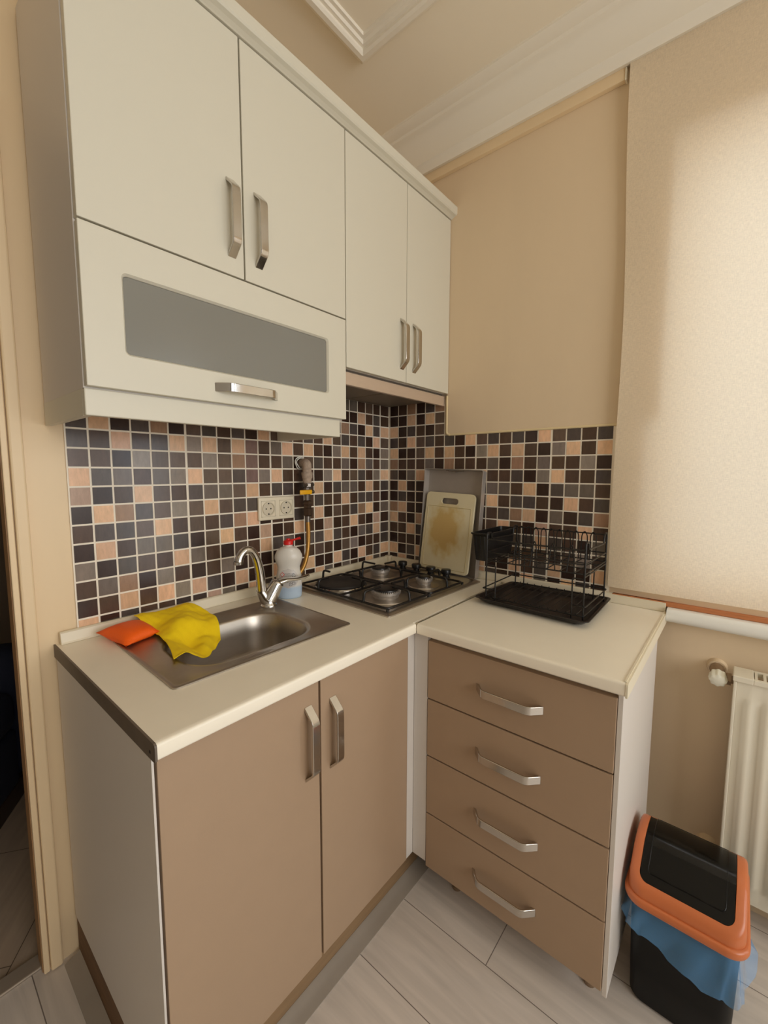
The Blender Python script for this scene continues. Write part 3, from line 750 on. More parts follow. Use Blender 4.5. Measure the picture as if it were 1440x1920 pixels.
for gx0, gx1 in ((-0.258, -0.046), (-0.038, 0.170)):
    bm = nb()
    cor = [(gx0, -.215), (gx1, -.215), (gx1, .215), (gx0, .215)]
    loopp = []
    for i in range(4):
        a = Vector((*cor[i - 1], 0)); b = Vector((*cor[i], 0)); c = Vector((*cor[(i + 1) % 4], 0))
        s = b + (a - b).normalized() * .018; e = b + (c - b).normalized() * .018
        for k in range(5):
            t = k / 4; q = s * (1 - t) ** 2 + b * 2 * t * (1 - t) + e * t * t; loopp.append(hp(q.x, q.y, GZ))
    tube(bm, loopp, rw, 8, closed=True)
    xm = XL if gx0 < -.2 else XR
    tube(bm, [hp(gx0, 0, GZ), hp(gx1, 0, GZ)], rw, 8)
    for ym in (YB, YF):
        g0 = 0.030
        if gx0 < -.2 and ym == YB: g0 = 0.062
        fingers = [((gx0, ym), (xm - g0, ym)), ((gx1, ym), (xm + g0, ym)), ((xm, .215 if ym > 0 else -.215), (xm, ym + (g0 if ym > 0 else -g0))), ((xm, 0), (xm, ym - (g0 if ym > 0 else -g0)))]
        for (a, b) in fingers:
            dv = (Vector(b) - Vector(a)).normalized() * 0.012; s = Vector(a)
            tube(bm, [q for q in fillet([hp(s.x, s.y, GZ), hp(s.x + dv.x * .3, s.y + dv.y * .3, GT), hp(b[0], b[1], GT)], 0.012, 4)], rw, 8)
    for (a, b) in cor: tube(bm, [hp(a * 1.0, b, GZ), hp(a, b, HT)], 0.005, 8)
    obj('pan_support', bm, M['enamel'], hb, smooth=True, autos=60)

# ================================================================== OUTLET, GAS
po = thing('power_outlet', 'ivory double wall socket on the tiles above the sink', 'socket', (-0.648, -0.006, 1.115))
bm = nb(); box(bm, -0.7255, -0.5715, -0.0155, -0.0043, 1.1145, 1.1965, 0.004, 3)
obj('cover_plate', bm, M['ivory'], po, smooth=True)
for sx in (-0.6865, -0.6105):
    bm = nb(); lathe(bm, [(0.025, 0.0), (0.025, 0.0045), (0.0215, 0.005), (0.0205, 0.0012), (0.002, 0.0010)], (sx, -0.0153, 1.1555), 32, ax=(0, -1, 0))
    box(bm, sx - .029, sx + .029, -0.0170, -0.0150, 1.1265, 1.1290); box(bm, sx - .029, sx + .029, -0.0170, -0.0150, 1.1820, 1.1845); box(bm, sx - .0295, sx - .0275, -0.0170, -0.0150, 1.1265, 1.1845); box(bm, sx + .0275, sx + .0295, -0.0170, -0.0150, 1.1265, 1.1845)
    so = obj('socket', bm, M['socket_in'], po, smooth=True)
    bm = nb()
    for q in (-1, 1): lathe(bm, [(0.0026, 0.0), (0.0026, 0.0006)], (sx + q * .0095, -0.0164, 1.1555), 12, ax=(0, -1, 0))
    box(bm, sx - .002, sx + .002, -0.0185, -0.0160, 1.1345, 1.139); box(bm, sx - .002, sx + .002, -0.0185, -0.0160, 1.172, 1.1765)
    obj('contact', bm, M['dark'], so)

gp = thing('gas_pipe', 'taped gas pipe stub with a yellow lever valve and braided hose', 'gas pipe', (-0.535, -0.03, 1.20))
gx, gy = -0.535, -0.047
bm = nb()
tube(bm, fillet([(gx + .010, -0.0045, 1.319), (gx + .004, -0.030, 1.320), (gx, gy, 1.316), (gx, gy, 1.300), (gx, gy, 1.245)], 0.022, 5), 0.0165, 16)
tube(bm, [(gx, gy, 1.285), (gx, gy, 1.278), (gx, gy, 1.262)], [0.0195, 0.021, 0.019], 16)
obj('elbow', bm, M['burlap'], gp, smooth=True)
bm = nb()
for k, (rr, tt) in enumerate(((0.021, 0.0), (0.0235, 0.7), (0.019, -0.5))):
    tube(bm, [(gx - .006 + rr * math.cos(t), -0.012 - 0.004 * k + .003 * math.sin(3 * t + tt), 1.319 + rr * math.sin(t)) for t in [2 * PI * i / 28 for i in range(28)]], 0.0016, 6, closed=True)
obj('wire_loop', bm, M['white_pvc'], gp, smooth=True)['label'] = 'loops of white thread tape'
bm = nb()
lathe(bm, [(0.015, 0), (0.020, 0.003), (0.020, 0.015), (0.015, 0.018)], (gx, gy, 1.228), 8)
tube(bm, [(gx - .024, gy - .012, 1.238), (gx + .024, gy - .004, 1.238)], 0.0068, 12)
lathe(bm, [(0.011, 0), (0.012, 0.03), (0.015, 0.032), (0.015, 0.05)], (gx, gy, 1.178), 10)
tube(bm, [(gx + .005, gy - .014, 1.2115), (gx + .018, gy - .014, 1.2115)], 0.007, 10)
obj('valve_body', bm, M['galv'], gp, smooth=True, autos=35)
bm = nb(); box(bm, gx - .052, gx + .004, gy - .024, gy - .018, 1.203, 1.220, 0.0028, 3)
obj('valve_lever', bm, M['yellow_handle'], gp, smooth=True)['label'] = 'yellow valve lever'
bm = nb(); lathe(bm, [(0.013, 0), (0.0175, 0.004), (0.0175, 0.028), (0.015, 0.031), (0.015, 0.042), (0.018, 0.044), (0.018, 0.056), (0.012, 0.06)], (gx, gy, 1.120), 6)
obj('coupling', bm, M['brass_dark'], gp)
bm = nb(); tube(bm, [(gx, gy, 1.123), (gx, gy, 1.098)], 0.0105, 14)
obj('ferrule', bm, M['galv'], gp, smooth=True)
bm = nb()
hpth = [Vector((gx, gy, 1.104)), Vector((gx + .001, gy - .002, 1.06)), Vector((gx - .004, gy - .006, 1.01)), Vector((gx - .018, gy - .012, .965)), Vector((gx - .040, gy - .016, .925)), Vector((gx - .070, gy - .010, .895)), Vector((gx - .085, gy - .004, .8745)),  Vector((gx - .092, gy + .004, .862))]
tube(bm, fillet(hpth, 0.03, 4), 0.0082, 12)
obj('hose', bm, M['gold_hose'], gp, smooth=True)['label'] = 'golden braided gas hose'

# ================================================================== SMALL THINGS ON THE SINK SIDE
db = thing('detergent_bottle', 'clouded dish soap bottle with a red cap behind the tap', 'bottle', (-0.680, -0.117, CT + .0003))
bm = nb(); bc_ = Vector((-0.680, -0.117, CT + .0003))
bprof = [(0.038, 0.0), (0.0425, 0.004), (0.0435, 0.02), (0.0440, 0.045), (0.0425, 0.075), (0.0380, 0.098), (0.0380, 0.108), (0.0425, 0.122), (0.0470, 0.137), (0.0460, 0.148), (0.0390, 0.163), (0.0280, 0.173), (0.0160, 0.178), (0.0135, 0.180), (0.0135, 0.186)]
def bsm(z):
    for (r0, z0), (r1, z1) in zip(bprof, bprof[1:]):
        if z0 <= z <= z1: return r0 + (r1 - r0) * (z - z0) / max(1e-6, z1 - z0)
    return bprof[-1][0]
BA = math.radians(-40)
bR = Matrix.Rotation(BA, 4, 'Z')
def bpt(t, z, dr=0.0):
    r = bsm(z) + dr; k = 0.68 if z < 0.165 else 0.68 + 0.32 * min(1, (z - 0.165) / 0.012)
    q = bR @ Vector((r * math.cos(t), r * k * math.sin(t), z)); return bc_ + q
zz = [b[1] for b in bprof]; zz2 = []
for a, b in zip(zz, zz[1:]): zz2 += [a, a + (b - a) * .5]
zz2.append(zz[-1])
loops(bm, [[bpt(2 * PI * k / 36, z) for k in range(36)] for z in zz2], cap0=True)
obj('bottle_body', bm, M['bottle'], db, smooth=True, autos=60)
bm = nb(); cc = bc_ + Vector((0, 0, 0.184))
lathe(bm, [(0.0155, 0.0), (0.0165, 0.001), (0.0165, 0.012), (0.014, 0.015), (0.007, 0.017), (0.006, 0.021), (0.002, 0.021)], cc, 24)
tube(bm, [cc + Vector((0.006, -0.004, 0.013)), cc + Vector((0.018, -0.014, 0.017)), cc + Vector((0.032, -0.026, 0.022))], [0.004, 0.0032, 0.0048], 8)
obj('flip_cap', bm, M['red'], db, smooth=True, autos=40)['label'] = 'red flip cap'
# round printed label on the camera side
def patch(pts, dr, mi):
    vs = [bm.verts.new(bpt(t, z, dr)) for t, z in pts]; f = bm.faces.new(vs); f.material_index = mi
bm = nb()
T0, ZC, RZ, RTt = -PI / 2 - 0.02, 0.072, 0.034, 0.86
nn = 24
def lp(u, v): return (T0 + RTt * u, ZC + RZ * v)
for i in range(12):
    v0, v1 = -1 + i / 6, -1 + (i + 1) / 6
    for j in range(12):
        def xw(v): return math.sqrt(max(0, 1 - v * v))
        u0a, u1a = -xw(v0) + 2 * xw(v0) * j / 12, -xw(v0) + 2 * xw(v0) * (j + 1) / 12
        u0b, u1b = -xw(v1) + 2 * xw(v1) * j / 12, -xw(v1) + 2 * xw(v1) * (j + 1) / 12
        pts = [lp(u0a, v0), lp(u1a, v0), lp(u1b, v1), lp(u0b, v1)]
        if i == 0: pts = pts[2:] + pts[:1]
        if i == 11: pts = pts[:3]
        patch(pts, 0.0004, 0)
random.seed(3)
for row in range(9):
    v = 0.45 - row * 0.11
    u = -0.45 + 0.1 * (row % 2)
    while u < 0.6:
        l = random.uniform(0.05, 0.13); patch([lp(u, v), lp(u + l, v), lp(u + l, v + .05), lp(u, v + .05)], 0.0008, 1); u += l + 0.05
for (a, b, s) in ((0.52, 0.28, .15), (0.5, 0.05, .12), (0.2, -0.62, .13), (0.5, -0.5, .13)):
    patch([lp(a - s, b - s), lp(a + s, b - s), lp(a + s, b + s), lp(a - s, b + s)], 0.0010, 1)
    patch([lp(a - s * .6, b - s * .6), lp(a + s * .6, b - s * .6), lp(a + s * .6, b + s * .6), lp(a - s * .6, b + s * .6)], 0.0013, 3)
    patch([lp(a - s * .25, b - s * .4), lp(a + s * .25, b - s * .4), lp(a + s * .25, b + s * .4), lp(a - s * .25, b + s * .4)], 0.0016, 1)
for s, dr, mi in ((0.25, .0010, 2), (0.17, .0014, 3)):
    patch([lp(-0.58, 0.38 - s), lp(-0.58 + s, 0.38), lp(-0.58, 0.38 + s), lp(-0.58 - s, 0.38)], dr, mi)
patch([lp(-0.6, .34), lp(-0.56, .34), lp(-0.55, .48), lp(-0.61, .48)], .0018, 1); patch([lp(-0.6, .28), lp(-0.56, .28), lp(-0.56, .32), lp(-0.6, .32)], .0018, 1)
obj('label', bm, [M['label_clear'], M['label_ink'], M['label_red'], M['label_white']], db)['label'] = 'round printed back label with a hazard diamond'

# sponge: a pillow with pinched corners
bm = nb(); N = 14
sa, sb_, scn = Vector((-1.130, -0.148, 0)), Vector((0, 0, 0)), [Vector((-1.240, -0.055, CT + .022)), Vector((-1.128, -0.040, CT + .020)), Vector((-1.122, -0.150, CT + .016)), Vector((-1.212, -0.178, CT + .010))]
top, bot = [], []
for i in range(N + 1):
    rt, rb = [], []
    for j in range(N + 1):
        u, v = i / N, j / N
        p = scn[0] * (1 - u) * (1 - v) + scn[1] * u * (1 - v) + scn[2] * u * v + scn[3] * (1 - u) * v
        pu = 1 - abs(2 * u - 1) ** 2.6; pv = 1 - abs(2 * v - 1) ** 2.6
        cen = (scn[0] + scn[1] + scn[2] + scn[3]) / 4
        pin = 1 - 0.10 * (4 * u * (1 - u)) * (1 - pv) - 0.10 * (4 * v * (1 - v)) * (1 - pu)
        p = cen + (p - cen) * pin
        h = 0.021 * math.sqrt(max(0, pu * pv))
        rt.append(bm.verts.new(p + Vector((0, 0, h)))); rb.append(bm.verts.new(Vector((p.x, p.y, max(CT + .006, p.z - h * .8 - .001)))) if 0 < i < N and 0 < j < N else rt[-1])
    top.append(rt); bot.append(rb)
for i in range(N):
    for j in range(N):
        bm.faces.new((top[i][j], top[i + 1][j], top[i + 1][j + 1], top[i][j + 1]))
        q = []
        for v in (bot[i][j], bot[i][j + 1], bot[i + 1][j + 1], bot[i + 1][j]):
            if v not in q: q.append(v)
        try: bm.faces.new(q)
        except ValueError: pass
sp = obj('sponge', bm, M['sponge'], None, smooth=True, autos=80); tag(sp, 'orange scouring sponge pad at the left rim of the sink', 'sponge')
# cloth: draped over sponge edge, sink rim and into the bowl
bm = nb(); NX, NY = 44, 40
cq = [Vector((-1.145, -0.036)), Vector((-0.990, -0.030)), Vector((-0.998, -0.232)), Vector((-1.168, -0.335))]
random.seed(5)
def nz(x, y, s): return math.sin(x * s * 1.3 + y * s * .7 + 1.1) * math.sin(y * s * 1.1 - x * s * .4 + .3)
grid = []
for i in range(NX + 1):
    row = []
    for j in range(NY + 1):
        u, v = i / NX, j / NY
        p = cq[0] * (1 - u) * (1 - v) + cq[1] * u * (1 - v) + cq[2] * u * v + cq[3] * (1 - u) * v
        # bulge the front right outwards and scallop the hem
        p = p + Vector((0.030 * math.sin(PI * v) * u + 0.024 * math.sin(PI * v) * (1 - u), -0.022 * math.sin(PI * u) * v + .005 * math.sin(3 * PI * u) * (v ** 3)))
        inside = min(1.0, max(0.0, ((p.x + 1.135) / 0.05))) * min(1.0, max(0.0, (-0.165 - p.y) / 0.04))
        lie = CT + .008 + 0.020 * math.exp(-((p.y + .05) / .05) ** 2)
        z = lie + .022 * math.exp(-((u - .5) / .33) ** 2 - ((v - .42) / .22) ** 2) - 0.036 * inside * v
        z += .0028 * nz(p.x, p.y, 60) * (0.4 + v) + .0010 * nz(p.y, p.x, 140) + .007 * math.sin(11 * v + 5 * u + 2) * math.sin(PI * u) * .8
        if v < .25: z += (0.25 - v) * .04
        z = max(z, CT + .007) if inside < .2 else z
        row.append(bm.verts.new((p.x, p.y, z)))
    grid.append(row)
for i in range(NX):
    for j in range(NY): bm.faces.new((grid[i][j], grid[i + 1][j], grid[i + 1][j + 1], grid[i][j + 1]))
cl = obj('cleaning_cloth', bm, M['cloth'], None, smooth=True, autos=80)
md = cl.modifiers.new('thick', 'SOLIDIFY'); md.thickness = 0.0022; md.offset = 1
md = cl.modifiers.new('sub', 'SUBSURF'); md.levels = 1; md.render_levels = 1
tag(cl, 'crumpled yellow cleaning cloth draped over the sink edge', 'cloth')

# ================================================================== BAKING TRAY AND BOARD
def lean(o, top, right):
    """matrix: local x = right, y = up along the leaning face, z = out to the room"""
    o, top, right = Vector(o), Vector(top), Vector(right)
    y = (top - o).normalized(); x = (right - o).normalized(); z = x.cross(y).normalized(); x = y.cross(z)
    return axes(o, x, y, z)
TM = lean((-0.030, -0.224, CT + .0115), (-0.0075, -0.238, CT + .44), (-0.030, -0.503, CT + .0115))
bt = thing('baking_tray', 'tall aluminium baking tray leaning upright on the tiles behind the hob', 'tray', (-0.03, -0.36, CT + .0115))
W_, H_, D_ = 0.279, 0.437, 0.033
bm = nb()
def rr_(m, z, r=.006): return [TM @ Vector((x, y, z)) for x, y in rrect(W_ / 2, H_ / 2, W_ / 2 - m, H_ / 2 - m, r, 4)]
loops(bm, [rr_(.0030, 0.0), rr_(.0, D_), rr_(.0018, D_ + .0008), rr_(.0050, .0016)], cap0=True)
obj('pan', bm, M['tin'], bt)
bm = nb()
tube(bm, [TM @ Vector((W_ * .36 + i * .006, H_ - .006 - .010 * math.sin(PI * i / 14) * .5, D_ * .55 + .006 * math.sin(PI * i / 14))) for i in range(15)], 0.0016, 8)
obj('handle', bm, M['chrome'], bt, smooth=True)
BM = lean((-0.0665, -0.2385, CT + .0215), (-0.0265, -0.2505, CT + .357), (-0.0665, -0.4735, CT + .0215))
cb = thing('cutting_board', 'stained off-white plastic cutting board leaning inside the metal tray', 'cutting board', (-0.06, -0.345, CT + .0125))
BWd, BHt, BTh = 0.236, 0.330, 0.009
bm = nb(); uvl = bm.loops.layers.uv.new('UVMap')
def br_(m, z, r): return [BM @ Vector((x, y, z)) for x, y in rrect(BWd / 2, BHt / 2, BWd / 2 - m, BHt / 2 - m, r, 8)]
# slot loop on the same point count
def sl_(z, g=0.0): return [BM @ Vector((x, y, z)) for x, y in rrect(BWd / 2, BHt - .035, .041 - g, .013 - g, .0125 - g, 8)]
loops(bm, [sl_(0.0), br_(.0015, 0.0, .018), br_(.0, .0015, .019), br_(.0, BTh - .002, .019), br_(.002, BTh, .018), sl_(BTh), sl_(BTh - .001, .001), sl_(0.0)], cap1=False)
bmesh.ops.remove_doubles(bm, verts=bm.verts[:], dist=1e-6)
inv = BM.inverted()
for f in bm.faces:
    for l in f.loops:
        q = inv @ l.vert.co; l[uvl].uv = (q.x / BWd, q.y / BHt)
obj('board', bm, M['board'], cb, smooth=True, autos=35)
bm = nb()
gl = [BM @ Vector((x, y, BTh + .0001)) for x, y in rrect(BWd / 2, BHt * .43, BWd / 2 - .014, BHt * .43 - .013, .006, 4)]
tube(bm, gl, 0.0013, 6, closed=True)
obj('juice_groove', bm, mat('groove_shade', (204, 186, 136), 0.5), cb, smooth=True)

# ================================================================== DISH RACK
rk = thing('dish_rack', 'black two-tier wire dish rack standing in its drip tray', 'dish rack', (-0.19, -0.815, CT))
RZ0 = CT
bm = nb()
tc0 = [(-0.322, -0.634), (-0.345, -0.996), (-0.040, -0.990), (-0.052, -0.648)]
def quadloop(inset, z, r=0.02):
    c = Vector((sum(p[0] for p in tc0) / 4, sum(p[1] for p in tc0) / 4, 0)); out = []
    pts = [Vector((*p, 0)) for p in tc0]
    pts = [c + (p - c) * (1 - inset / (p - c).length * 1.35) for p in pts]
    for i in range(4):
        a, b, d_ = pts[i - 1], pts[i], pts[(i + 1) % 4]
        s = b + (a - b).normalized() * r; e = b + (d_ - b).normalized() * r
        for k in range(5):
            t = k / 4; q = s * (1 - t) ** 2 + b * 2 * t * (1 - t) + e * t * t; out.append(Vector((q.x, q.y, z)))
    return out
loops(bm, [quadloop(.030, RZ0 + .004), quadloop(.018, RZ0 + .006), quadloop(.004, RZ0 + .019), quadloop(0, RZ0 + .0195), quadloop(0, RZ0 + .0220), quadloop(.006, RZ0 + .0225), quadloop(.010, RZ0 + .020), quadloop(.022, RZ0 + .0085), quadloop(.03, RZ0 + .0075)], cap0=True)
obj('drip_tray', bm, M['tray_black'], rk, smooth=True, autos=40)
bm = nb()
bm.free()
for p in quadloop(.04, RZ0, .01)[2::5]:
    bm = nb(); lathe(bm, [(0.008, 0.0003), (0.008, 0.005)], p, 12)
    obj('tray_foot', bm, M['black_plastic'], rk)
FX, BX, LY, RY = -0.308, -0.070, -0.672, -0.972
ZL, ZU = RZ0 + .010, 0.992
wr = 0.0021
bm = nb()
for (x, s) in ((FX, 1), (BX, -1)):
    for (y, t) in ((LY, -1), (RY, 1)):
        tube(bm, [(x, y, ZL), (x, y, ZU + .004)], wr * 1.15, 8)
        tube(bm, fillet([(x + s * .0, y + t * .032, ZL + (.0 if x == FX else 0.002)), (x, y + t * .032, ZU - .006), (x, y, ZU - .006)], .006, 3), wr, 8)
def rect(z, x0=FX, x1=BX, y0=LY, y1=RY, r=.008): 
    c = [(x0, y0), (x1, y0), (x1, y1), (x0, y1)]; out = []
    for i in range(4):
        a, b, d_ = Vector((*c[i - 1], z)), Vector((*c[i], z)), Vector((*c[(i + 1) % 4], z))
        s = b + (a - b).normalized() * r; e = b + (d_ - b).normalized() * r
        for k in range(4):
            t = k / 3; out.append(s * (1 - t) ** 2 + b * 2 * t * (1 - t) + e * t * t)
    return out
tube(bm, fillet([(FX, LY + .008, 0.908), (BX + .006, LY + .008, 0.908), (BX + .006, RY - .006, 0.908), (FX, RY - .006, 0.908)], .01, 4), wr, 8)
for y in (LY + .008, RY - .006): tube(bm, fillet([(FX, y, 0.908), (FX - .006, y, 0.908), (FX - .006, y + (.02 if y < -.8 else -.02), 0.908), (FX, y + (.034 if y < -.8 else -.034), 0.908)], .006, 3), wr, 8)
tube(bm, rect(0.879, FX - .002, BX + .002, LY + .002, RY - .002), wr, 8, closed=True)
for y in (LY, RY): tube(bm, [(FX, y, ZU), (BX, y, ZU)], wr * 1.2, 8)
for k in range(11):
    y = LY - .02 - k * .026
    tube(bm, fillet([(BX + .002, y, 0.884), (BX - .004, y, 0.879), (FX + .004, y, 0.879), (FX - .002, y, 0.884)], .004, 2), wr * .75, 6)
obj('lower_frame', bm, M['black_wire'], rk, smooth=True, autos=60)
bm = nb()
zb, zt_f, zt_b = 1.000, 1.070, 1.087
tube(bm, rect(zb, FX, BX, LY, RY), wr, 8, closed=True)
tube(bm, rect(zb + .028, FX, BX, LY, RY), wr, 8, closed=True)
tube(bm, [(FX, LY, zt_f), (FX, RY, zt_f - .003)], wr, 8)
tube(bm, [(BX, LY, zt_b), (BX, RY, zt_b)], wr, 8)
for y in (LY, RY):
    tube(bm, fillet([(FX, y, zb - .004), (FX, y, zt_b + .004), (FX + .030, y, zt_b + .001), (FX + .034, y, zt_b - .02), (BX - .034, y, zt_b - .025), (BX - .030, y, zt_b + .004), (BX, y, zt_b + .008), (BX, y, zb - .004)], .012, 4), wr * 1.35, 8)
nd = 10
for k in range(nd):
    y = LY - .018 - k * (abs(RY - LY) - .03) / nd
    w2 = .0105
    tube(bm, fillet([(BX, y + w2, zb), (BX - .004, y + w2 * .8, zt_b - .006), (BX - .004, y, zt_b + .008), (BX - .004, y - w2 * .8, zt_b - .006), (BX, y - w2, zb)], .010, 4), wr * .85, 6)
    if k > 2 and k % 2:
        tube(bm, fillet([(FX, y + w2, zb), (FX + .006, y + w2 * .5, zt_f - .006), (FX + .006, y, zt_f + .012), (FX + .006, y - w2 * .5, zt_f - .006), (FX, y - w2, zb)], .008, 4), wr * .85, 6)
for k in range(7):
    y = LY - .03 - k * .04
    tube(bm, [(FX, y, zb), (BX, y, zb)], wr * .8, 6)
for k in range(1, 3):
    x = FX + (BX - FX) * k / 3; tube(bm, [(x, LY, zb + .001), (x, RY, zb + .001)], wr * .9, 6)
obj('upper_basket', bm, M['black_wire'], rk, smooth=True, autos=60)
# cutlery holder hung on the left end: tapered ribbed box, open on top
bm = nb()
def cr(m, z, r=.008): return [Vector((x, y, z)) for x, y in rrect((FX + BX) / 2 + .006, LY + .034, .113 - m, .030 - m * .7, r, 5)]
loops(bm, [cr(.014, 0.990), cr(.012, 0.993), cr(.006, 1.045), cr(.003, 1.075), cr(-.004, 1.081), cr(-.004, 1.085), cr(.002, 1.085), cr(.008, 1.045), cr(.015, .995)], cap0=True)
for k in range(13):
    x = (FX + BX) / 2 + .006 - .09 + k * .015
    tube(bm, [(x, LY + .0615 - .006, 0.998), (x, LY + .0625, 1.074)], .0022, 6)
for k in range(3):
    y = LY + .018 + k * .015; tube(bm, [((FX + BX) / 2 + .006 - .101, y, 0.998), ((FX + BX) / 2 + .006 - .1105, y, 1.074)], .0022, 6)
obj('cutlery_holder', bm, M['black_plastic'], rk, smooth=True, autos=40)

# ================================================================== BLIND AND RAIL
rb_ = thing('roller_blind', 'sunlit beige fabric roller blind covering the window', 'blind', (-0.024, -1.55, 0.907))
bm = nb(); NY_, NZ_ = 40, 30
gr = []
for i in range(NY_ + 1):
    row = []
    for j in range(NZ_ + 1):
        u, v = i / NY_, j / NZ_; z = 0.909 + (2.52 - 0.909) * v
        edge = math.exp(-u * 30)
        y = -0.974 - u * 1.18 + edge * (.004 * math.sin(v * 9) - .003 * math.sin(v * 4)) + .010 * edge * (v ** 2)
        x = -0.030 + .0025 * math.sin(u * 9) * math.sin(v * 3.2) + edge * .003 * math.sin(v * 11)
        row.append(bm.verts.new((x, y, z)))
    gr.append(row)
for i in range(NY_):
    for j in range(NZ_): bm.faces.new((gr[i][j], gr[i + 1][j], gr[i + 1][j + 1], gr[i][j + 1]))
obj('fabric', bm, M['blind'], rb_, smooth=True, autos=80)
bm = nb(); tube(bm, [(-0.021, -0.974, 2.54), (-0.021, -2.154, 2.54)], 0.017, 20)
obj('roller_tube', bm, M['alu'], rb_, smooth=True)
bm = nb(); box(bm, -0.012, -0.0065, -0.974, -0.962, 2.465, 2.53)
obj('bracket', bm, M['alu'], rb_)
cr_ = thing('curtain_rail', 'narrow cream batten rail under the cornice left of the blind', 'rail', (-0.012, -0.48, 2.47))
bm = nb(); box(bm, -0.024, -0.0065, -0.945, -0.02, 2.474, 2.512, 0.001)
obj('rail', bm, M['cream_paint'], cr_)
bm = nb(); box(bm, -0.027, -0.0065, -0.9505, -0.9455, 2.470, 2.506, 0.001)
obj('end_cap', bm, M['ivory'], cr_)

# ================================================================== RADIATOR
rd = thing('radiator', 'white panel radiator under the window, right of the bin', 'radiator', (-0.07, -1.85, 0.095))
RX0, RX1, RYa, RYb, RZa, RZb = -0.104, -0.034, -1.312, -2.35, 0.098, 0.738
bm = nb()
# ribbed front sheet
ny = 0; prof = [(RX0 + .004, RYa - .0065)]
y = RYa - .022; prof += [(RX0 + .004, y)]
while y > RYb + .06:
    prof += [(RX0 - .004, y - .008), (RX0 - .004, y - .018), (RX0 + .004, y - .026), (RX0 + .004, y - .038)]; y -= .038
prof += [(RX0 + .004, RYb)]
cols = []
for (x, yy) in prof:
    flat = RX0 + .004
    cols.append([bm.verts.new((x if 2 <= k <= 3 else flat, yy, z)) for k, z in enumerate((RZa, RZa + .040, RZa + .058, RZb - .075, RZb - .055, RZb - .012))])
for a, b in zip(cols, cols[1:]):
    for k in range(5): bm.faces.new((a[k], b[k], b[k + 1], a[k + 1]))
obj('front_panel', bm, M['rad'], rd, smooth=True, autos=30)
bm = nb(); box(bm, RX0 - .001, RX1, RYa - .006, RYa + .001, RZa + .004, RZb - .0165, 0.002); box(bm, RX0 + .010, RX1 - .004, RYb, RYa - .010, RZa + .02, RZb - .03)
obj('side_panel', bm, M['rad'], rd)
bm = nb()
box(bm, RX0 - .003, RX1 + .002, RYa - .040, RYa + .003, RZb - .016, RZb, 0.002)
box(bm, RX0 - .003, RX0 + .009, RYb, RYa - .040, RZb - .014, RZb - .001, 0.001); box(bm, RX1 - .010, RX1 + .002, RYb, RYa - .040, RZb - .014, RZb - .001, 0.001)
y = RYa - .042
while y > RYb:
    box(bm, RX0 + .009, RX1 - .010, y - .006, y, RZb - .010, RZb - .001); y -= .0175
obj('top_grille', bm, M['rad'], rd)
bm = nb(); tube(bm, [(-0.0005, -1.272, 0.712), (-0.016, -1.272, 0.712)], [0.026, 0.022], 20)
obj('rosette', bm, M['wall'], rd, smooth=True)
bm = nb()
tube(bm, [(-0.010, -1.272, 0.712), (-0.030, -1.273, 0.713), (-0.052, -1.275, 0.714), (-0.062, -1.275, 0.714)], [0.017, 0.0185, 0.017, 0.014], 10)
tube(bm, [(-0.050, -1.270, 0.7135), (-0.055, -1.288, 0.709), (-0.060, -1.300, 0.706)], [0.014, 0.013, 0.011], 10)
tube(bm, [(-0.060, -1.296, 0.706), (-0.060, -1.306, 0.706)], 0.0165, 6)
tube(bm, [(-0.060, -1.306, 0.706), (-0.060, -1.3135, 0.706)], 0.011, 10)
vv = obj('valve', bm, M['valve_metal'], rd, smooth=True, autos=40)
bm = nb(); n = 64; rings = []
for (r, h, am) in ((0.014, 0.0, 0), (0.019, 0.004, .0012), (0.0205, 0.022, .0016), (0.019, 0.030, .0012), (0.014, 0.034, 0), (0.004, 0.035, 0)):
    ax_ = Vector((-0.93, -0.02, -0.30)).normalized(); u, v = frame_of(ax_); c = Vector((-0.060, -1.2765, 0.7135)) + ax_ * h
    rings.append([c + (u * math.cos(2 * PI * k / n) + v * math.sin(2 * PI * k / n)) * (r + am * math.cos(8 * 2 * PI * k / n)) for k in range(n)])
loops(bm, rings, cap0=True)
obj('valve_knob', bm, M['knob_white'], vv, smooth=True)['label'] = 'white ribbed valve knob'
bm = nb()
tube(bm, [(-0.0030, -1.279, 0.150), (-0.010, -1.279, 0.150)], [0.012, 0.012], 18)
tube(bm, fillet([(-0.012, -1.279, 0.148), (-0.055, -1.281, 0.140), (-0.060, -1.300, 0.128), (-0.060, -1.3135, 0.127)], .012, 4), 0.0125, 12)
tube(bm, [(-0.060, -1.296, 0.128), (-0.060, -1.305, 0.127)], 0.017, 6)
lv_ = obj('lower_valve', bm, M['valve_metal'], rd, smooth=True, autos=40)
lv_['label'] = 'old metal return elbow near the floor'
bm = nb(); tube(bm, [(-0.0005, -1.279, 0.151), (-0.012, -1.279, 0.151), (-0.034, -1.279, 0.150)], [0.026, 0.0235, 0.021], 20)
obj('rosette', bm, M['cream_paint'], rd, smooth=True)

# ================================================================== BIN
bn = thing('trash_bin', 'black swing-top waste bin with an orange lid rim', 'bin', (-0.365, -1.2525, 0.0))
bcx, bcy = -0.365, -1.2535
def bl(hx, hy, z, r): return [Vector((x, y, z)) for x, y in rrect(bcx, bcy, hx, hy, r, 8)]
bm = nb()
loops(bm, [bl(.094, .091, 0.0005, .03), bl(.100, .097, .008, .032), bl(.109, .099, .10, .032), bl(.118, .102, .235, .034), bl(.124, .104, .285, .034), bl(.121, .101, .285, .033), bl(.115, .098, .23, .031), bl(.095, .088, .02, .03)], cap0=True)
obj('bin_body', bm, M['bin_body'], bn, smooth=True, autos=40)
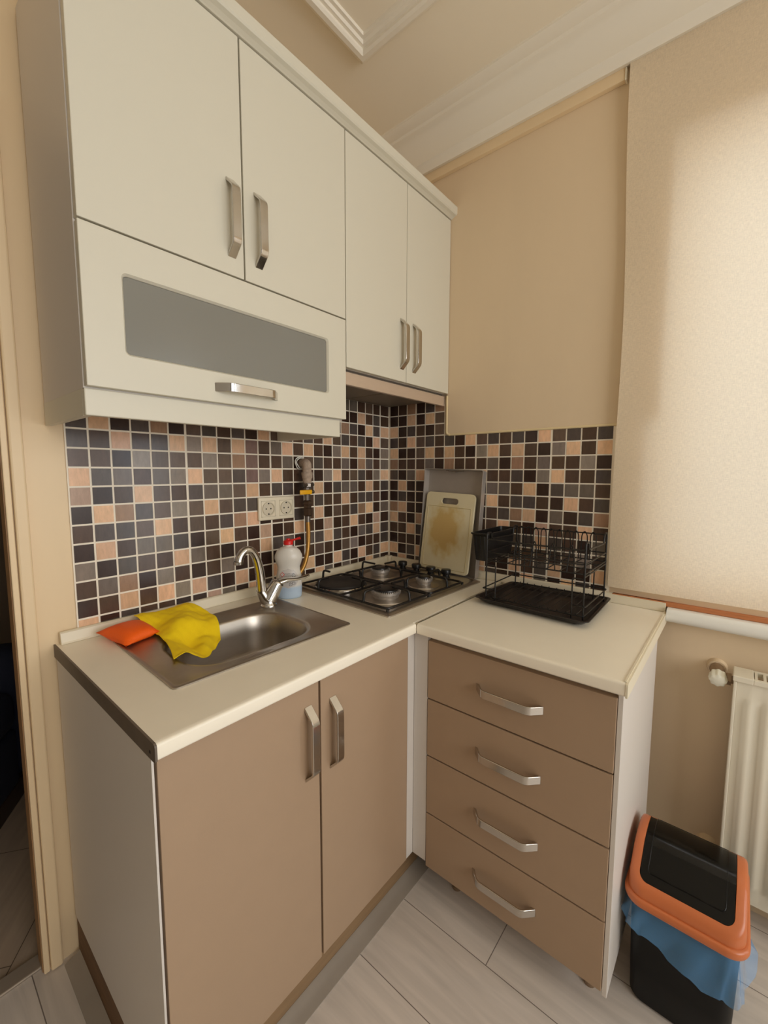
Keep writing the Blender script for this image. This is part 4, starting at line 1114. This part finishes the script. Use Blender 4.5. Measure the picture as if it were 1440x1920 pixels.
# lid rim: domed saddle with a rectangular opening; profile along x is an arch
HXr, HYr = 0.140, 0.1150
def arch(x):
    t = abs(x) / HXr
    if t > 0.95: return 0.318 + (1 - t) / .05 * .004
    if t > 0.36: return 0.322 + (0.95 - t) / .59 * .060
    return 0.382 + (1 - (t / .36) ** 2) * .007
bm = nb()
NXg = 40
xs_ = [-HXr * .985 + 2 * HXr * .985 * i / NXg for i in range(NXg + 1)]
FHX, FHY = 0.117, 0.088
rim_top = []
def ring_xy(hx, hy, r, n=14): return rrect(0, 0, hx, hy, r, n)
def lift(pts, dz=0.0, edge=None): return [Vector((bcx + x, bcy + y, (arch(x) + dz) if edge is None else edge)) for x, y in pts]
def sub(pts, m=4):
    out = []
    for i, p in enumerate(pts):
        q = pts[(i + 1) % len(pts)]
        L = math.hypot(q[0] - p[0], q[1] - p[1]); k_ = m if L > .03 else 1
        for k in range(k_): out.append((p[0] + (q[0] - p[0]) * k / k_, p[1] + (q[1] - p[1]) * k / k_))
    return out
A_ = lambda hx, hy, r: sub(ring_xy(hx, hy, r), 14)
o_low = [Vector((bcx + x, bcy + y, .284)) for x, y in A_(HXr - .001, HYr - .001, .040)]
o_mid = [Vector((bcx + x, bcy + y, .290)) for x, y in A_(HXr + .001, HYr + .001, .041)]
o_up = [Vector((bcx + x, bcy + y, .299)) for x, y in A_(HXr + .001, HYr + .001, .041)]
o_g0 = [Vector((bcx + x, bcy + y, .303)) for x, y in A_(HXr - .003, HYr - .003, .038)]
o_g = [Vector((bcx + x, bcy + y, .303)) for x, y in A_(HXr - .007, HYr - .006, .036)]
o_w0 = [Vector((bcx + x, bcy + y, .308)) for x, y in A_(HXr - .007, HYr - .006, .036)]
o_w = [Vector((bcx + x, bcy + y, max(.312, arch(x) - .010))) for x, y in A_(HXr - .008, HYr - .007, .035)]
o_w2 = [Vector((bcx + x, bcy + y, max(.316, arch(x) - .003))) for x, y in A_(HXr - .011, HYr - .010, .032)]
o_t = [Vector((bcx + x, bcy + y, arch(x))) for x, y in A_(HXr - .017, HYr - .015, .029)]
i_t = [Vector((bcx + x, bcy + y, arch(x))) for x, y in A_(FHX, FHY, .018)]
i_d = [Vector((bcx + x, bcy + y, arch(x) - .008)) for x, y in A_(FHX - .001, FHY - .001, .017)]
loops(bm, [o_low, o_mid, o_up, o_g0, o_g, o_w0, o_w, o_w2, o_t, i_t, i_d], cap1=False)
obj('lid_rim', bm, M['orange_rim'], bn, smooth=True, autos=50)['label'] = 'orange lid rim'
bm = nb()
def grid_flap(hx, hy, dz, nx=90, ny_=10):
    G = []
    for i in range(nx + 1):
        x = -hx + 2 * hx * i / nx; r = .016
        e = hy
        if abs(x) > hx - r: e = hy - r + math.sqrt(max(0, r * r - (abs(x) - hx + r) ** 2))
        G.append([bm.verts.new((bcx + x, bcy - e + 2 * e * j / ny_, arch(x) + dz)) for j in range(ny_ + 1)])
    for a, b in zip(G, G[1:]):
        for j in range(ny_): bm.faces.new((a[j], a[j + 1], b[j + 1], b[j]))
grid_flap(FHX - .0012, FHY - .0012, -.0012)
fp_ = [Vector((bcx + x, bcy + y, arch(x) - .0006)) for x, y in A_(FHX - .018, FHY - .016, .008)]
tube(bm, fp_, .0012, 6, closed=True)
obj('swing_flap', bm, M['bin_black'], bn, smooth=True, autos=60)['label'] = 'glossy black swing flap'
# liner
bm = nb(); rows_ = []
base = A_(HXr - .014, HYr - .012, .036)
for j, v in enumerate([k / 9 for k in range(10)]):
    rowv = []
    for k, (x, y) in enumerate(base):
        t = 2 * PI * k / len(base); dr = Vector((x, y, 0)).normalized()
        side = (.115 - y) / .23                                     # 0 at the cabinet, 1 at the radiator side
        drop = (.050 + .050 * min(1, max(0, side * 1.5)) + .010 * math.sin(9 * y + 2)) if x < 0 else .07 + .03 * math.sin(3 * t)
        drop += .004 * math.sin(17 * t + 1)
        fl_ = (.004 * math.sin(9 * t + 1) + .0030 * math.sin(17 * t + v * 5) + .0012 * math.sin(37 * t + 11 * v)) * min(1, v * 2)
        flare = -.004 + v * .014
        if x < -.05: flare += .020 * v * v * max(0, 1 - abs(side) * 5) + .016 * v * v * max(0, side - .6)
        if y < -.08 and x > -.10: flare += .018 * v * v * math.exp(-((x + .0) / .05) ** 2)
        p = Vector((bcx + x, bcy + y, .284 - drop * v)) + dr * (flare + fl_)
        p.y = min(p.y, -1.1335)
        rowv.append(bm.verts.new(p))
    rows_.append(rowv)
for a, b in zip(rows_, rows_[1:]):
    n = len(a)
    for k in range(n): bm.faces.new((a[k], a[(k + 1) % n], b[(k + 1) % n], b[k]))
o = obj('bin_liner', bm, M['liner'], None, smooth=True, autos=80); tag(o, 'thin blue plastic bag hanging out below the bin lid', 'bag')

# ================================================================== SOFA BEYOND THE DOORWAY
SM = Matrix.Translation((-1.644, 0.186, 0)) @ Matrix.Rotation(math.radians(59.1), 4, 'Z')
sf = thing('sofa', 'dark navy sofa in the unlit room beyond the doorway', 'sofa', (-1.75, 0.7, 0))
def sbox(name, x0, x1, y0, y1, z0, z1, bev, m):
    bm = nb(); box(bm, x0, x1, y0, y1, z0, z1, bev, 3, mx=SM); return obj(name, bm, m, sf, smooth=True)
sbox('seat_base', .0, .70, .01, .85, .08, .30, .02, M['navy'])
sbox('seat_cushion', .0, .70, .0, .66, .305, .46, .045, M['navy'])
sbox('backrest', .0, .70, .66, .85, .31, .86, .05, M['navy'])
sbox('armrest', .71, .86, .0, .85, .08, .60, .05, M['navy'])
sbox('plinth', .0, .85, .02, .84, .0, .075, .004, M['sofa_wood'])
